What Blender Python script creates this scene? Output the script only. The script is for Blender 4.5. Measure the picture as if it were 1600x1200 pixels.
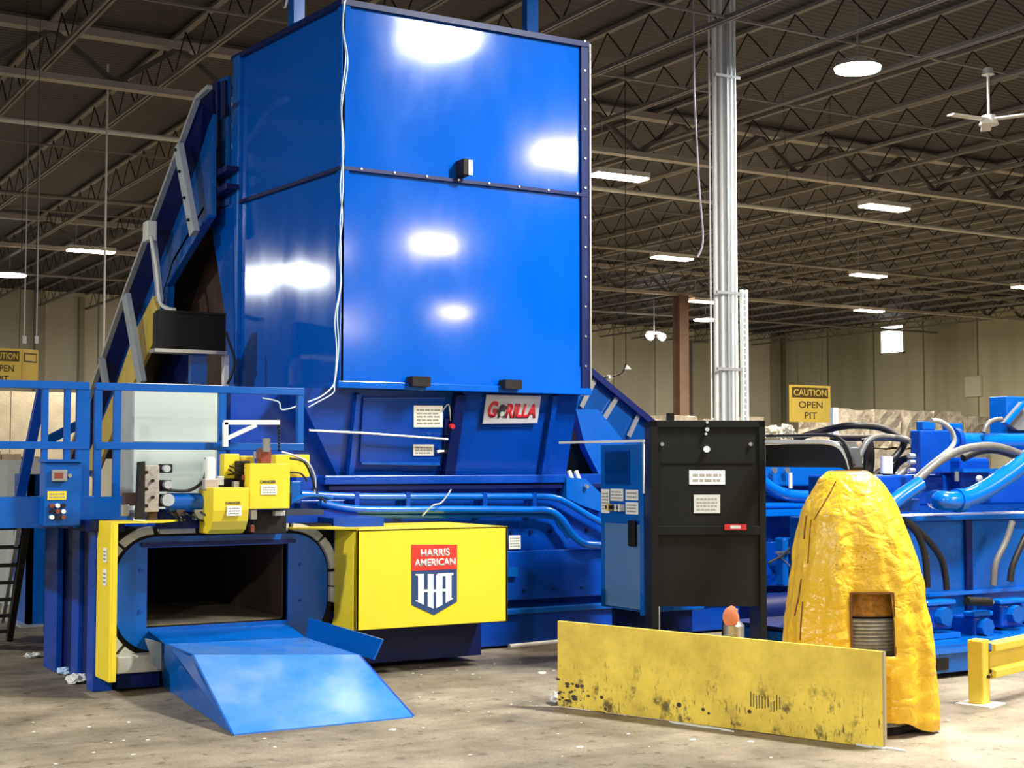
import bpy, bmesh, math, random
from mathutils import Vector, Matrix
random.seed(7)
for o in list(bpy.data.objects): bpy.data.objects.remove(o)
SC = bpy.context.scene; COL = SC.collection
# ------------------------------------------------------------------ camera
F = 2260.0; CZ = 1.6; TH = math.radians(30.5); PITCH = math.atan(125/F)
cam = bpy.data.cameras.new('camera'); camo = bpy.data.objects.new('camera', cam); COL.objects.link(camo)
camo.location = (0, 0, CZ); camo.rotation_euler = (math.pi/2+PITCH, 0, -TH)
cam.sensor_fit = 'HORIZONTAL'; cam.sensor_width = 36.0; cam.lens = 36.0*F/1600; cam.clip_end = 400
SC.camera = camo
RV = Vector((math.cos(TH), -math.sin(TH), 0)); FV = Vector((math.sin(TH), math.cos(TH), 0)); UP = Vector((0,0,1)); O = Vector((0,0,CZ))
def ray(px, py):
    a = (px-800)/F; b = (600-py)/F; c, s = math.cos(PITCH), math.sin(PITCH)
    return RV*a + FV*(c - b*s) + UP*(b*c + s)
def pX(px, py, X): d = ray(px, py); return O + d*(X/d.x)
def pY(px, py, Y): d = ray(px, py); return O + d*(Y/d.y)
def pZ(px, py, Z): d = ray(px, py); return O + d*((Z-CZ)/d.z)
def pD(px, py, D): d = ray(px, py); return O + d*(D/d.dot(FV))
# ------------------------------------------------------------------ world, view
w = bpy.data.worlds.new('world'); SC.world = w; w.use_nodes = True
w.node_tree.nodes['Background'].inputs[0].default_value = (0.86, 0.93, 1.0, 1)
w.node_tree.nodes['Background'].inputs[1].default_value = 0.28
SC.view_settings.view_transform = 'Standard'; SC.view_settings.look = 'None'
SC.view_settings.exposure = 0.22; SC.view_settings.gamma = 1.0; SC.view_settings.use_curve_mapping = False
LAMP_W = 430.0
# ------------------------------------------------------------------ materials
MATS = {}
def mat(name, col, rough=.5, metal=0., coat=0., noise=0., nscale=6., bump=0., bscale=30., rvar=0., emit=None, alpha=None, stretch=(1,1,1), col2=None, spec=None):
    if name in MATS: return MATS[name]
    m = bpy.data.materials.new(name); m.use_nodes = True; nt = m.node_tree; N = nt.nodes; L = nt.links
    b = N['Principled BSDF']; b.inputs['Base Color'].default_value = (*col, 1); b.inputs['Roughness'].default_value = rough
    b.inputs['Metallic'].default_value = metal; b.inputs['Coat Weight'].default_value = coat; b.inputs['Coat Roughness'].default_value = .08
    if spec is not None: b.inputs['Specular IOR Level'].default_value = spec
    if noise or bump or rvar:
        tc = N.new('ShaderNodeTexCoord'); mp = N.new('ShaderNodeMapping'); mp.inputs['Scale'].default_value = stretch
        L.new(tc.outputs['Object'], mp.inputs[0])
        nz = N.new('ShaderNodeTexNoise'); nz.inputs['Scale'].default_value = nscale; nz.inputs['Detail'].default_value = 6; nz.inputs['Roughness'].default_value = .62
        L.new(mp.outputs[0], nz.inputs[0])
        if noise:
            cr = N.new('ShaderNodeValToRGB'); c2 = col2 or tuple(c*(1-noise) for c in col)
            cr.color_ramp.elements[0].position = .32; cr.color_ramp.elements[1].position = .68
            cr.color_ramp.elements[0].color = (*c2, 1); cr.color_ramp.elements[1].color = (*col, 1)
            L.new(nz.outputs[0], cr.inputs[0]); L.new(cr.outputs[0], b.inputs['Base Color'])
        if rvar:
            mr = N.new('ShaderNodeMapRange'); mr.inputs[1].default_value = .3; mr.inputs[2].default_value = .7
            mr.inputs[3].default_value = max(.02, rough-rvar); mr.inputs[4].default_value = rough+rvar
            L.new(nz.outputs[0], mr.inputs[0]); L.new(mr.outputs[0], b.inputs['Roughness'])
        if bump:
            n2 = N.new('ShaderNodeTexNoise'); n2.inputs['Scale'].default_value = bscale; n2.inputs['Detail'].default_value = 4
            L.new(mp.outputs[0], n2.inputs[0])
            bp = N.new('ShaderNodeBump'); bp.inputs['Strength'].default_value = bump; bp.inputs['Distance'].default_value = .02
            L.new(n2.outputs[0], bp.inputs['Height']); L.new(bp.outputs[0], b.inputs['Normal'])
    if emit:
        b.inputs['Emission Color'].default_value = (*emit[0], 1); b.inputs['Emission Strength'].default_value = emit[1]
    if alpha is not None: b.inputs['Alpha'].default_value = alpha
    MATS[name] = m; return m
BLUE = mat('blue_paint', (.0, .095, .43), .26, 0, .0, noise=.14, nscale=1.3, bump=.05, bscale=2.2, rvar=.08)
HOPB = mat('hopper_blue_paint', (.0, .098, .53), .10, 0, .0, noise=.08, nscale=1.0, bump=.05, bscale=1.1, rvar=.04, stretch=(1,1,.45), spec=.45)
BODYB = mat('body_blue_paint', (.0, .055, .40), .30, 0, .0, noise=.28, nscale=1.6, bump=.06, bscale=4, rvar=.1, spec=.4)
RAMPB = mat('ramp_blue_paint', (.01, .17, .68), .15, 0, .0, noise=.5, nscale=2.4, bump=.03, bscale=3, rvar=.06, col2=(.10,.25,.60))
DBLUE = mat('deep_shaded_blue', (.0, .008, .09), .45, 0, .0, noise=.3, nscale=2, spec=.3)  # deep blue parts; darkened so the colour carries the shade under the guard
PIPEB = mat('pipe_blue_paint', (.0, .12, .56), .2, 0, .3, noise=.1, nscale=3)
YEL = mat('yellow_paint', (.80, .60, .02), .48, 0, 0, noise=.05, nscale=3, bump=.03)
RAILY = mat('rail_yellow_paint', (.74, .56, .06), .42, 0, 0, noise=.12, nscale=4)
BLK = mat('black_powder_coat', (.006, .006, .0055), .5, 0, 0, noise=.2, nscale=5, spec=.2)
DARK = mat('dark_steel', (.016, .012, .010), .6, .2, 0, noise=.4, nscale=5, spec=.3)
RUST = mat('brown_rusty_steel', (.10, .055, .04), .7, .1, 0, noise=.6, nscale=3)
STEEL = mat('bright_steel', (.62, .62, .60), .3, .9, 0, noise=.15, nscale=8)
WHITE = mat('white_paint', (.78, .78, .74), .45, noise=.08)
TRACKM = mat('worn_white_plastic', (.56, .54, .46), .5, noise=.3, nscale=12)
GALV = mat('galvanised_steel', (.50, .52, .54), .42, .35, 0, noise=.15, nscale=5, stretch=(1,1,.2))
COLW = mat('column_white_paint', (.84, .88, .88), .4, 0, 0, noise=.1, nscale=2, stretch=(3,3,.2))
GREYC = mat('grey_green_enamel', (.55, .62, .56), .4, noise=.06, nscale=2)
PAPER = mat('label_paper', (.80, .80, .74), .55, noise=.08, nscale=20)
INK = mat('dark_ink', (.03, .03, .035), .6)
PRN = mat('grey_print', (.30,.28,.25), .6)
REDI = mat('red_ink', (.62, .02, .03), .5)
REDB = mat('badge_red', (.80, .03, .02), .45)
NAVY = mat('badge_navy', (.015, .05, .16), .45)
SILV = mat('silver_sign', (.62, .60, .62), .35, .2, noise=.1, nscale=8)
RUBB = mat('black_rubber', (.014, .011, .011), .45, noise=.2, spec=.3)
HOSEG = mat('grey_braided_hose', (.13, .12, .11), .45, noise=.3, nscale=30)
COPP = mat('red_brown_fitting', (.25, .06, .04), .4, .4)
SCRG = mat('dark_screen', (.0, .03, .14), .15, 0, .5)
SIGNY = mat('sign_yellow', (.80, .56, .10), .5, noise=.08)
SIGNB = mat('sign_brown_black', (.10, .06, .02), .5)
WEBM = mat('joist_web_dark', (.03, .027, .024), .8, spec=.1)
JOIST = mat('joist_grey_paint', (.25, .235, .21), .6, noise=.2, nscale=1)
BRIGHTJ = mat('girder_grey_paint', (.42, .39, .35), .55, noise=.15, nscale=1)
BALEM = mat('baled_paper', (.62, .58, .50), .85, noise=.55, nscale=7, bump=1.0, bscale=14)
CARD = mat('cardboard', (.48, .36, .24), .8, noise=.35, nscale=5, bump=.5, bscale=12)
PLAST = mat('crumpled_plastic', (.78, .77, .74), .3, noise=.3, nscale=20, bump=.8, bscale=40)
ORANGE = mat('orange_cloth', (.90, .27, .12), .7, noise=.15)
COILM = mat('coiled_wire', (.75, .74, .72), .3, .4, 0, noise=.35, nscale=25)
COILO = mat('orange_wrapper', (.95, .42, .05), .5, noise=.6, nscale=30)
BALY = mat('conveyor_yellow_paint', (.80, .58, .10), .5, noise=.15)
def glow(name, col, s): return mat(name, (1,1,1), .5, emit=(col, s))
GW = glow('warm_tube_glow', (1.0, .86, .62), 14.0); GC = glow('cool_led_glow', (.96, 1.0, 1.0), 22.0); GD = glow('daylight_glow', (1,1,1), 4.0)

def floor_mat():
    m = bpy.data.materials.new('dusty_concrete'); m.use_nodes = True; nt = m.node_tree; N = nt.nodes; L = nt.links; b = N['Principled BSDF']
    tc = N.new('ShaderNodeTexCoord')
    def nz(s, d=8, r=.65, st=(1,1,1)):
        mp = N.new('ShaderNodeMapping'); mp.inputs['Scale'].default_value = st; L.new(tc.outputs['Object'], mp.inputs[0])
        n = N.new('ShaderNodeTexNoise'); n.inputs['Scale'].default_value = s; n.inputs['Detail'].default_value = d; n.inputs['Roughness'].default_value = r
        L.new(mp.outputs[0], n.inputs[0]); return n.outputs[0]
    def ramp(i, st):
        c = N.new('ShaderNodeValToRGB'); e = c.color_ramp.elements
        e[0].position, e[0].color = st[0][0], (*st[0][1], 1); e[1].position, e[1].color = st[-1][0], (*st[-1][1], 1)
        for p, q in st[1:-1]: x = e.new(p); x.color = (*q, 1)
        L.new(i, c.inputs[0]); return c.outputs[0]
    def mix(f, a, c, t='MIX'):
        x = N.new('ShaderNodeMix'); x.data_type = 'RGBA'; x.blend_type = t
        if isinstance(f, float): x.inputs[0].default_value = f
        else: L.new(f, x.inputs[0])
        L.new(a, x.inputs[6]); L.new(c, x.inputs[7]); return x.outputs[2]
    base = ramp(nz(1.4), [(.30, (.14,.11,.074)), (.5, (.275,.228,.165)), (.72, (.40,.34,.255))])
    pat = ramp(nz(.55, 5), [(.35, (.62,.60,.56)), (.62, (1.12,1.1,1.05))])
    c1 = mix(1.0, base, pat, 'MULTIPLY')
    spots = ramp(nz(9, 6, .7), [(.36, (.35,.33,.30)), (.43, (1,1,1))])
    c2 = mix(.8, c1, spots, 'MULTIPLY')
    fine = ramp(nz(55, 3, .6), [(.3, (.72,.72,.72)), (.7, (1.15,1.15,1.15))])
    c3 = mix(.8, c2, fine, 'MULTIPLY')
    tracks = ramp(nz(1.6, 5, .6, (.35, 2.6, 1)), [(.33, (.66,.64,.62)), (.55, (1,1,1))])
    c4 = mix(.75, c3, tracks, 'MULTIPLY')
    # pale dust flecks
    v = N.new('ShaderNodeTexVoronoi'); v.inputs['Scale'].default_value = 7; L.new(tc.outputs['Object'], v.inputs[0])
    fl = ramp(v.outputs['Distance'], [(.012, (.5,.5,.5)), (.03, (0,0,0))])
    wht = N.new('ShaderNodeRGB'); wht.outputs[0].default_value = (.55,.52,.46,1)
    c5 = mix(fl, c4, wht.outputs[0]); L.new(c5, b.inputs['Base Color'])
    rr = N.new('ShaderNodeMapRange'); rr.inputs[3].default_value = .42; rr.inputs[4].default_value = .75; L.new(nz(2.5), rr.inputs[0]); L.new(rr.outputs[0], b.inputs['Roughness'])
    bp = N.new('ShaderNodeBump'); bp.inputs['Strength'].default_value = .25; bp.inputs['Distance'].default_value = .01; L.new(nz(40), bp.inputs['Height']); L.new(bp.outputs[0], b.inputs['Normal'])
    return m
def wall_mat(name, c1, c2, pitch, axis):
    m = bpy.data.materials.new(name); m.use_nodes = True; nt = m.node_tree; N = nt.nodes; L = nt.links; b = N['Principled BSDF']
    tc = N.new('ShaderNodeTexCoord'); sp = N.new('ShaderNodeSeparateXYZ'); L.new(tc.outputs['Object'], sp.inputs[0])
    d = N.new('ShaderNodeMath'); d.operation = 'DIVIDE'; L.new(sp.outputs[axis], d.inputs[0]); d.inputs[1].default_value = pitch
    fl = N.new('ShaderNodeMath'); fl.operation = 'FLOOR'; L.new(d.outputs[0], fl.inputs[0])
    wn = N.new('ShaderNodeTexWhiteNoise'); wn.noise_dimensions = '1D'; L.new(fl.outputs[0], wn.inputs['W'])
    fr = N.new('ShaderNodeMath'); fr.operation = 'FRACT'; L.new(d.outputs[0], fr.inputs[0])
    jn = N.new('ShaderNodeMath'); jn.operation = 'LESS_THAN'; L.new(fr.outputs[0], jn.inputs[0]); jn.inputs[1].default_value = .03
    mp = N.new('ShaderNodeMapping'); mp.inputs['Scale'].default_value = (1,1,.12); L.new(tc.outputs['Object'], mp.inputs[0])
    nz = N.new('ShaderNodeTexNoise'); nz.inputs['Scale'].default_value = .8; nz.inputs['Detail'].default_value = 5; L.new(mp.outputs[0], nz.inputs[0])
    ad = N.new('ShaderNodeMath'); ad.operation = 'ADD'; L.new(nz.outputs[0], ad.inputs[0])
    ml = N.new('ShaderNodeMath'); ml.operation = 'MULTIPLY_ADD'; L.new(wn.outputs[0], ml.inputs[0]); ml.inputs[1].default_value = .5; ml.inputs[2].default_value = -.25; L.new(ml.outputs[0], ad.inputs[1])
    cr = N.new('ShaderNodeValToRGB'); cr.color_ramp.elements[0].position = .3; cr.color_ramp.elements[1].position = .72
    cr.color_ramp.elements[0].color = (*c1, 1); cr.color_ramp.elements[1].color = (*c2, 1); L.new(ad.outputs[0], cr.inputs[0])
    mx = N.new('ShaderNodeMix'); mx.data_type = 'RGBA'; L.new(jn.outputs[0], mx.inputs[0]); L.new(cr.outputs[0], mx.inputs[6]); mx.inputs[7].default_value = (*[x*.6 for x in c1], 1)
    L.new(mx.outputs[2], b.inputs['Base Color']); b.inputs['Roughness'].default_value = .8
    return m
def deck_mat():
    m = mat('corrugated_deck', (.054, .048, .042), .65, noise=.3, nscale=.6)
    N = m.node_tree.nodes; L = m.node_tree.links
    tc = N.new('ShaderNodeTexCoord'); wv = N.new('ShaderNodeTexWave'); wv.bands_direction = 'X'; wv.inputs['Scale'].default_value = 2.1
    mp = N.new('ShaderNodeMapping'); L.new(tc.outputs['Object'], mp.inputs[0]); mp.inputs['Rotation'].default_value = (0,0,math.pi/2); L.new(mp.outputs[0], wv.inputs[0])
    bp = N.new('ShaderNodeBump'); bp.inputs['Strength'].default_value = .5; bp.inputs['Distance'].default_value = .03; L.new(wv.outputs[0], bp.inputs['Height']); L.new(bp.outputs[0], N['Principled BSDF'].inputs['Normal'])
    return m
def plate_mat():
    m = bpy.data.materials.new('scuffed_yellow_plate'); m.use_nodes = True; nt = m.node_tree; N = nt.nodes; L = nt.links; b = N['Principled BSDF']
    tc = N.new('ShaderNodeTexCoord'); sp = N.new('ShaderNodeSeparateXYZ'); L.new(tc.outputs['Object'], sp.inputs[0])
    def nz(s, st=(1,1,1), d=6):
        mp = N.new('ShaderNodeMapping'); mp.inputs['Scale'].default_value = st; L.new(tc.outputs['Object'], mp.inputs[0])
        n = N.new('ShaderNodeTexNoise'); n.inputs['Scale'].default_value = s; n.inputs['Detail'].default_value = d; n.inputs['Roughness'].default_value = .7; L.new(mp.outputs[0], n.inputs[0]); return n.outputs[0]
    def math_(op, a, c):
        x = N.new('ShaderNodeMath'); x.operation = op
        for i, q in enumerate((a, c)):
            if isinstance(q, (int, float)): x.inputs[i].default_value = q
            else: L.new(q, x.inputs[i])
        return x.outputs[0]
    def rng(i, a, c, lo=0, hi=1):
        x = N.new('ShaderNodeMapRange'); x.inputs[1].default_value = a; x.inputs[2].default_value = c; x.inputs[3].default_value = lo; x.inputs[4].default_value = hi; L.new(i, x.inputs[0]); return x.outputs[0]
    base = N.new('ShaderNodeValToRGB'); base.color_ramp.elements[0].color = (.60,.41,.05,1); base.color_ramp.elements[1].color = (.90,.66,.085,1)
    base.color_ramp.elements[0].position = .3; base.color_ramp.elements[1].position = .65; L.new(nz(3), base.inputs[0])
    low = rng(sp.outputs[2], .16, .42, 1, .0)     # scuffs sit in the lower half, where forks rub
    band = rng(sp.outputs[2], .12, .02, 1, .55)
    s1 = math_('MULTIPLY', rng(nz(7, (1,1,.8)), .56, .66), math_('MULTIPLY', low, .9))
    s2 = math_('MULTIPLY', rng(nz(34, (1.6,1.6,.35), 3), .60, .68), math_('MULTIPLY', low, .8))
    s3 = math_('MULTIPLY', rng(nz(4.5, (1,1,1)), .62, .74), .25)
    st = math_('MINIMUM', math_('ADD', math_('ADD', s1, s2), s3), .9)
    mx = N.new('ShaderNodeMix'); mx.data_type = 'RGBA'; L.new(st, mx.inputs[0]); L.new(base.outputs[0], mx.inputs[6]); mx.inputs[7].default_value = (.075,.05,.02,1)
    L.new(mx.outputs[2], b.inputs['Base Color']); b.inputs['Roughness'].default_value = .55
    bp = N.new('ShaderNodeBump'); bp.inputs['Strength'].default_value = .2; bp.inputs['Distance'].default_value = .01; L.new(nz(14), bp.inputs['Height']); L.new(bp.outputs[0], b.inputs['Normal'])
    return m
def cover_mat():
    m = mat('yellow_tarpaulin', (.82, .50, .022), .36, 0, 0, noise=.22, nscale=3.0, rvar=.08, col2=(.76,.45,.02))
    N = m.node_tree.nodes; L = m.node_tree.links; tc = N.new('ShaderNodeTexCoord'); h = None
    for sc_, st, wt in ((4.5, (1,1,1.5), 1.0), (9, (1,1,.6), .5), (22, (1,1,1.2), .2)):
        mp = N.new('ShaderNodeMapping'); mp.inputs['Scale'].default_value = st; L.new(tc.outputs['Object'], mp.inputs[0])
        nz = N.new('ShaderNodeTexNoise'); nz.inputs['Scale'].default_value = sc_; nz.inputs['Detail'].default_value = 1.5; nz.inputs['Distortion'].default_value = .8; L.new(mp.outputs[0], nz.inputs[0])
        a = N.new('ShaderNodeMath'); a.operation = 'SUBTRACT'; L.new(nz.outputs[0], a.inputs[0]); a.inputs[1].default_value = .5
        b = N.new('ShaderNodeMath'); b.operation = 'ABSOLUTE'; L.new(a.outputs[0], b.inputs[0])
        c = N.new('ShaderNodeMath'); c.operation = 'MULTIPLY'; L.new(b.outputs[0], c.inputs[0]); c.inputs[1].default_value = wt
        if h is None: h = c.outputs[0]
        else:
            d = N.new('ShaderNodeMath'); d.operation = 'ADD'; L.new(h, d.inputs[0]); L.new(c.outputs[0], d.inputs[1]); h = d.outputs[0]
    bp = N.new('ShaderNodeBump'); bp.inputs['Strength'].default_value = .6; bp.inputs['Distance'].default_value = .06; L.new(h, bp.inputs['Height']); L.new(bp.outputs[0], N['Principled BSDF'].inputs['Normal'])
    return m
# ------------------------------------------------------------------ mesh builder
class MB:
    def __init__(s, M=None): s.bm = bmesh.new(); s.M = M or Matrix()
    def v(s, p): return s.bm.verts.new(s.M @ Vector(p))
    def f(s, vs):
        try: return s.bm.faces.new(vs)
        except ValueError: return None
    def box(s, x0, x1, y0, y1, z0, z1):
        x0, x1 = sorted((x0, x1)); y0, y1 = sorted((y0, y1)); z0, z1 = sorted((z0, z1))
        a = [s.v(p) for p in ((x0,y0,z0),(x1,y0,z0),(x1,y1,z0),(x0,y1,z0),(x0,y0,z1),(x1,y0,z1),(x1,y1,z1),(x0,y1,z1))]
        for q in ((3,2,1,0),(4,5,6,7),(0,1,5,4),(1,2,6,5),(2,3,7,6),(3,0,4,7)): s.f([a[i] for i in q])
        return s
    def prism(s, pts, ext):
        ext = Vector(ext); a = [s.v(p) for p in pts]; b = [s.v(Vector(p)+ext) for p in pts]; n = len(a)
        s.f(a[::-1]); s.f(b)
        for i in range(n): s.f([a[i], a[(i+1)%n], b[(i+1)%n], b[i]])
        return s
    def ringz(s, outer, inner, z0, z1):
        n = len(outer); A = [[s.v((p[0],p[1],z)) for p in q] for z in (z0, z1) for q in (outer, inner)]
        o0, i0, o1, i1 = A
        for i in range(n):
            j = (i+1)%n
            s.f([o0[i],o0[j],o1[j],o1[i]]); s.f([i0[j],i0[i],i1[i],i1[j]]); s.f([o1[i],o1[j],i1[j],i1[i]]); s.f([o0[j],o0[i],i0[i],i0[j]])
        return s
    def bar(s, p, q, w, h=None, up=(0,0,1)):
        p = Vector(p); q = Vector(q); h = h or w; d = (q-p).normalized(); u = Vector(up)
        if abs(d.dot(u)) > .98: u = Vector((0,1,0))
        a = d.cross(u).normalized(); b = a.cross(d).normalized()
        c = [a*(i*w/2)+b*(j*h/2) for i, j in ((-1,-1),(1,-1),(1,1),(-1,1))]
        A = [s.v(p+k) for k in c]; B = [s.v(q+k) for k in c]
        s.f(A[::-1]); s.f(B)
        for i in range(4): s.f([A[i],A[(i+1)%4],B[(i+1)%4],B[i]])
        return s
    def cyl(s, p, q, r, n=16, r2=None):
        p = Vector(p); q = Vector(q); d = (q-p).normalized(); u = Vector((0,0,1)) if abs(d.z) < .95 else Vector((0,1,0))
        a = d.cross(u).normalized(); b = a.cross(d); r2 = r if r2 is None else r2
        A = [s.v(p+(a*math.cos(t)+b*math.sin(t))*r) for t in [2*math.pi*i/n for i in range(n)]]
        B = [s.v(q+(a*math.cos(t)+b*math.sin(t))*r2) for t in [2*math.pi*i/n for i in range(n)]]
        s.f(A[::-1]); s.f(B)
        for i in range(n): s.f([A[i],A[(i+1)%n],B[(i+1)%n],B[i]])
        return s
    def tube(s, pts, r, n=10, smooth=6):
        P = [Vector(p) for p in pts]
        if smooth and len(P) > 2:
            Q = []
            for i in range(len(P)-1):
                p0 = P[max(i-1,0)]; p1 = P[i]; p2 = P[i+1]; p3 = P[min(i+2,len(P)-1)]
                for k in range(smooth):
                    t = k/smooth
                    Q.append(.5*((2*p1)+(p2-p0)*t+(2*p0-5*p1+4*p2-p3)*t*t+(3*p1-p0-3*p2+p3)*t*t*t))
            Q.append(P[-1]); P = Q
        rings = []; prev = None
        for i, p in enumerate(P):
            d = (P[min(i+1,len(P)-1)]-P[max(i-1,0)]).normalized()
            if prev is None:
                u = Vector((0,0,1)) if abs(d.z) < .9 else Vector((0,1,0)); a = d.cross(u).normalized()
            else: a = (prev - d*prev.dot(d)).normalized()
            b = d.cross(a); prev = a
            rings.append([s.v(p+(a*math.cos(t)+b*math.sin(t))*r) for t in [2*math.pi*k/n for k in range(n)]])
        s.f(rings[0][::-1]); s.f(rings[-1])
        for A, B in zip(rings, rings[1:]):
            for k in range(n): s.f([A[k],A[(k+1)%n],B[(k+1)%n],B[k]])
        return s
    def ball(s, c, r, sz=1.0):
        bmesh.ops.create_uvsphere(s.bm, u_segments=12, v_segments=8, radius=r, matrix=s.M @ Matrix.Translation(Vector(c)) @ Matrix.Diagonal((1,1,sz,1))); return s
    def rough(s, amt, cuts=3, seed=0):
        bmesh.ops.subdivide_edges(s.bm, edges=s.bm.edges[:], cuts=cuts, use_grid_fill=True); rn = random.Random(seed)
        for v in s.bm.verts: v.co += Vector((rn.uniform(-1,1), rn.uniform(-1,1), rn.uniform(-1,1)))*amt
        return s
    def build(s, name, m, parent=None, bevel=0, smooth=False, origin=None):
        bmesh.ops.recalc_face_normals(s.bm, faces=s.bm.faces[:])
        if parent is not None: off = parent['_o']; off = Vector(off)
        else:
            if origin is None:
                xs = [v.co for v in s.bm.verts]; lo = [min(c[i] for c in xs) for i in range(3)]; hi = [max(c[i] for c in xs) for i in range(3)]
                origin = ((lo[0]+hi[0])/2, (lo[1]+hi[1])/2, lo[2])
            off = Vector(origin)
        bmesh.ops.translate(s.bm, verts=s.bm.verts[:], vec=-off)
        me = bpy.data.meshes.new(name); s.bm.to_mesh(me); s.bm.free(); me.materials.append(m)
        if smooth:
            me.polygons.foreach_set('use_smooth', [True]*len(me.polygons))
            try: me.set_sharp_from_angle(angle=math.radians(40))
            except Exception: pass
        o = bpy.data.objects.new(name, me); COL.objects.link(o); o['_o'] = tuple(off)
        if parent is not None: o.parent = parent
        else: o.location = off
        if bevel:
            bv = o.modifiers.new('bevel', 'BEVEL'); bv.width = bevel; bv.segments = 2; bv.limit_method = 'ANGLE'
        return o
def tag(o, label, cat, group=None, kind=None):
    if label: o['label'] = label
    if cat: o['category'] = cat
    if group: o['group'] = group
    if kind: o['kind'] = kind
    return o
def thing(name, label, cat, loc, group=None):
    o = bpy.data.objects.new(name, None); COL.objects.link(o); o.location = loc; o['_o'] = tuple(loc); o.empty_display_size = .2
    return tag(o, label, cat, group)
def struct(o): o['kind'] = 'structure'; return o
def lab(o, t): o['label'] = t; return o
def frame(P, u, n):    # local x along u, local y into depth n, z up
    u = Vector(u).normalized(); n = Vector(n).normalized()
    M = Matrix.Identity(4)
    for i in range(3): M[i][0] = u[i]; M[i][1] = n[i]; M[i][2] = UP[i]; M[i][3] = P[i]
    return M
def text(name, s, P, u, up, width, height, m, parent, thick=.004, bold=0.0, shear=0.0):
    """lettering fitted into width x height, lower left corner at P"""
    cu = bpy.data.curves.new('t', 'FONT'); cu.body = s; cu.size = 1; cu.offset = bold; cu.shear = shear; cu.extrude = 0.0
    to = bpy.data.objects.new('t', cu); COL.objects.link(to); bpy.context.view_layer.update()
    me = bpy.data.meshes.new_from_object(to.evaluated_get(bpy.context.evaluated_depsgraph_get()))
    bpy.data.objects.remove(to); bpy.data.curves.remove(cu)
    xs = [v.co.x for v in me.vertices]; ys = [v.co.y for v in me.vertices]; x0, x1, y0, y1 = min(xs), max(xs), min(ys), max(ys)
    u = Vector(u).normalized(); up = Vector(up).normalized(); n = u.cross(up)
    bm = bmesh.new(); bm.from_mesh(me); bpy.data.meshes.remove(me)
    r = bmesh.ops.extrude_face_region(bm, geom=bm.faces[:]); 
    for e in r['geom']:
        if isinstance(e, bmesh.types.BMVert): e.co.z += 1
    for v in bm.verts: v.co = Vector(P) + u*((v.co.x-x0)/(x1-x0)*width) + up*((v.co.y-y0)/(y1-y0)*height) + n*(v.co.z*thick)
    b = MB(); b.bm.free(); b.bm = bm
    return b.build(name, m, parent)
def sticker(P, u, up, w_, h_, parent, m=None, lines=4, name='warning_label', ink=None, t=.004):
    """thin label, lower left corner P, with rows of small print"""
    u = Vector(u).normalized(); up = Vector(up).normalized(); n = u.cross(up); P = Vector(P)
    o = MB().prism([P, P+u*w_, P+u*w_+up*h_, P+up*h_], n*t).build(name, m or PAPER, parent)
    if lines:
        b = MB(); rn = random.Random(int(P.x*1000)+lines)
        for i in range(lines):
            zz = h_*(.12+.76*(i+.5)/lines); xx = w_*.1
            while xx < w_*.85:
                l = w_*rn.uniform(.06, .2); q = P + u*xx + up*(zz-h_*.22/lines) + n*t
                l = min(l, w_*.9-xx); b.prism([q, q+u*l, q+u*l+up*(h_*.36/lines), q+up*(h_*.36/lines)], n*.0015); xx += l + w_*.04
        b.build('printing', ink or PRN, o)
    return o
def pxbox(mb, x0, y0, x1, y1, Y, depth):
    """box whose front lies in the plane Y, spanning the given view extents"""
    a = pY(x0, (y0+y1)/2, Y).x; b = pY(x1, (y0+y1)/2, Y).x; xm = (x0+x1)/2
    mb.box(a, b, Y, Y+depth, pY(xm, y1, Y).z, pY(xm, y0, Y).z); return mb
def zY(px, py, Y): return pY(px, py, Y).z
def xY(px, Y): return pY(px, 725, Y).x

# ================================================================== SETTING
b = MB(); b.box(-60, 51, -45, 59, -.3, 0); fl = struct(b.build('floor', floor_mat(), origin=(0,0,0)))
b = MB(); b.box(-60, 51, -45, 59, 8.42, 8.6); struct(b.build('ceiling', deck_mat(), origin=(0,0,8.42)))
WB = wall_mat('back_wall_panels', (.58,.54,.42), (.86,.83,.68), 2.5, 0); WR = wall_mat('right_wall_panels', (.36,.35,.24), (.58,.57,.42), 3.2, 1)
struct(MB().box(-60, 51, 58.2, 58.6, 0, 8.42).build('wall_back', WB, origin=(0,58.2,0)))
wp = pX(1377, 555, 50.5); wq = pX(1414, 505, 50.5)
yy0, yy1 = sorted((wp.y, wq.y)); zz0, zz1 = wp.z, wq.z
b = MB(); b.box(50.5, 50.9, -45, yy0, 0, 8.42).box(50.5, 50.9, yy1, 58.6, 0, 8.42).box(50.5, 50.9, yy0, yy1, 0, zz0).box(50.5, 50.9, yy0, yy1, zz1, 8.42)
struct(b.build('wall_right', WR, origin=(50.5,0,0)))
wf = MB(); t = .08
for a in ((yy0,yy0+t,zz0,zz1),(yy1-t,yy1,zz0,zz1),(yy0,yy1,zz0,zz0+t),(yy0,yy1,zz1-t,zz1)): wf.box(50.42,50.9,*a)
win = struct(wf.build('window_1', WHITE)); MB().box(50.7,50.72,yy0,yy1,zz0,zz1).build('pane', GD, win)
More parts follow.
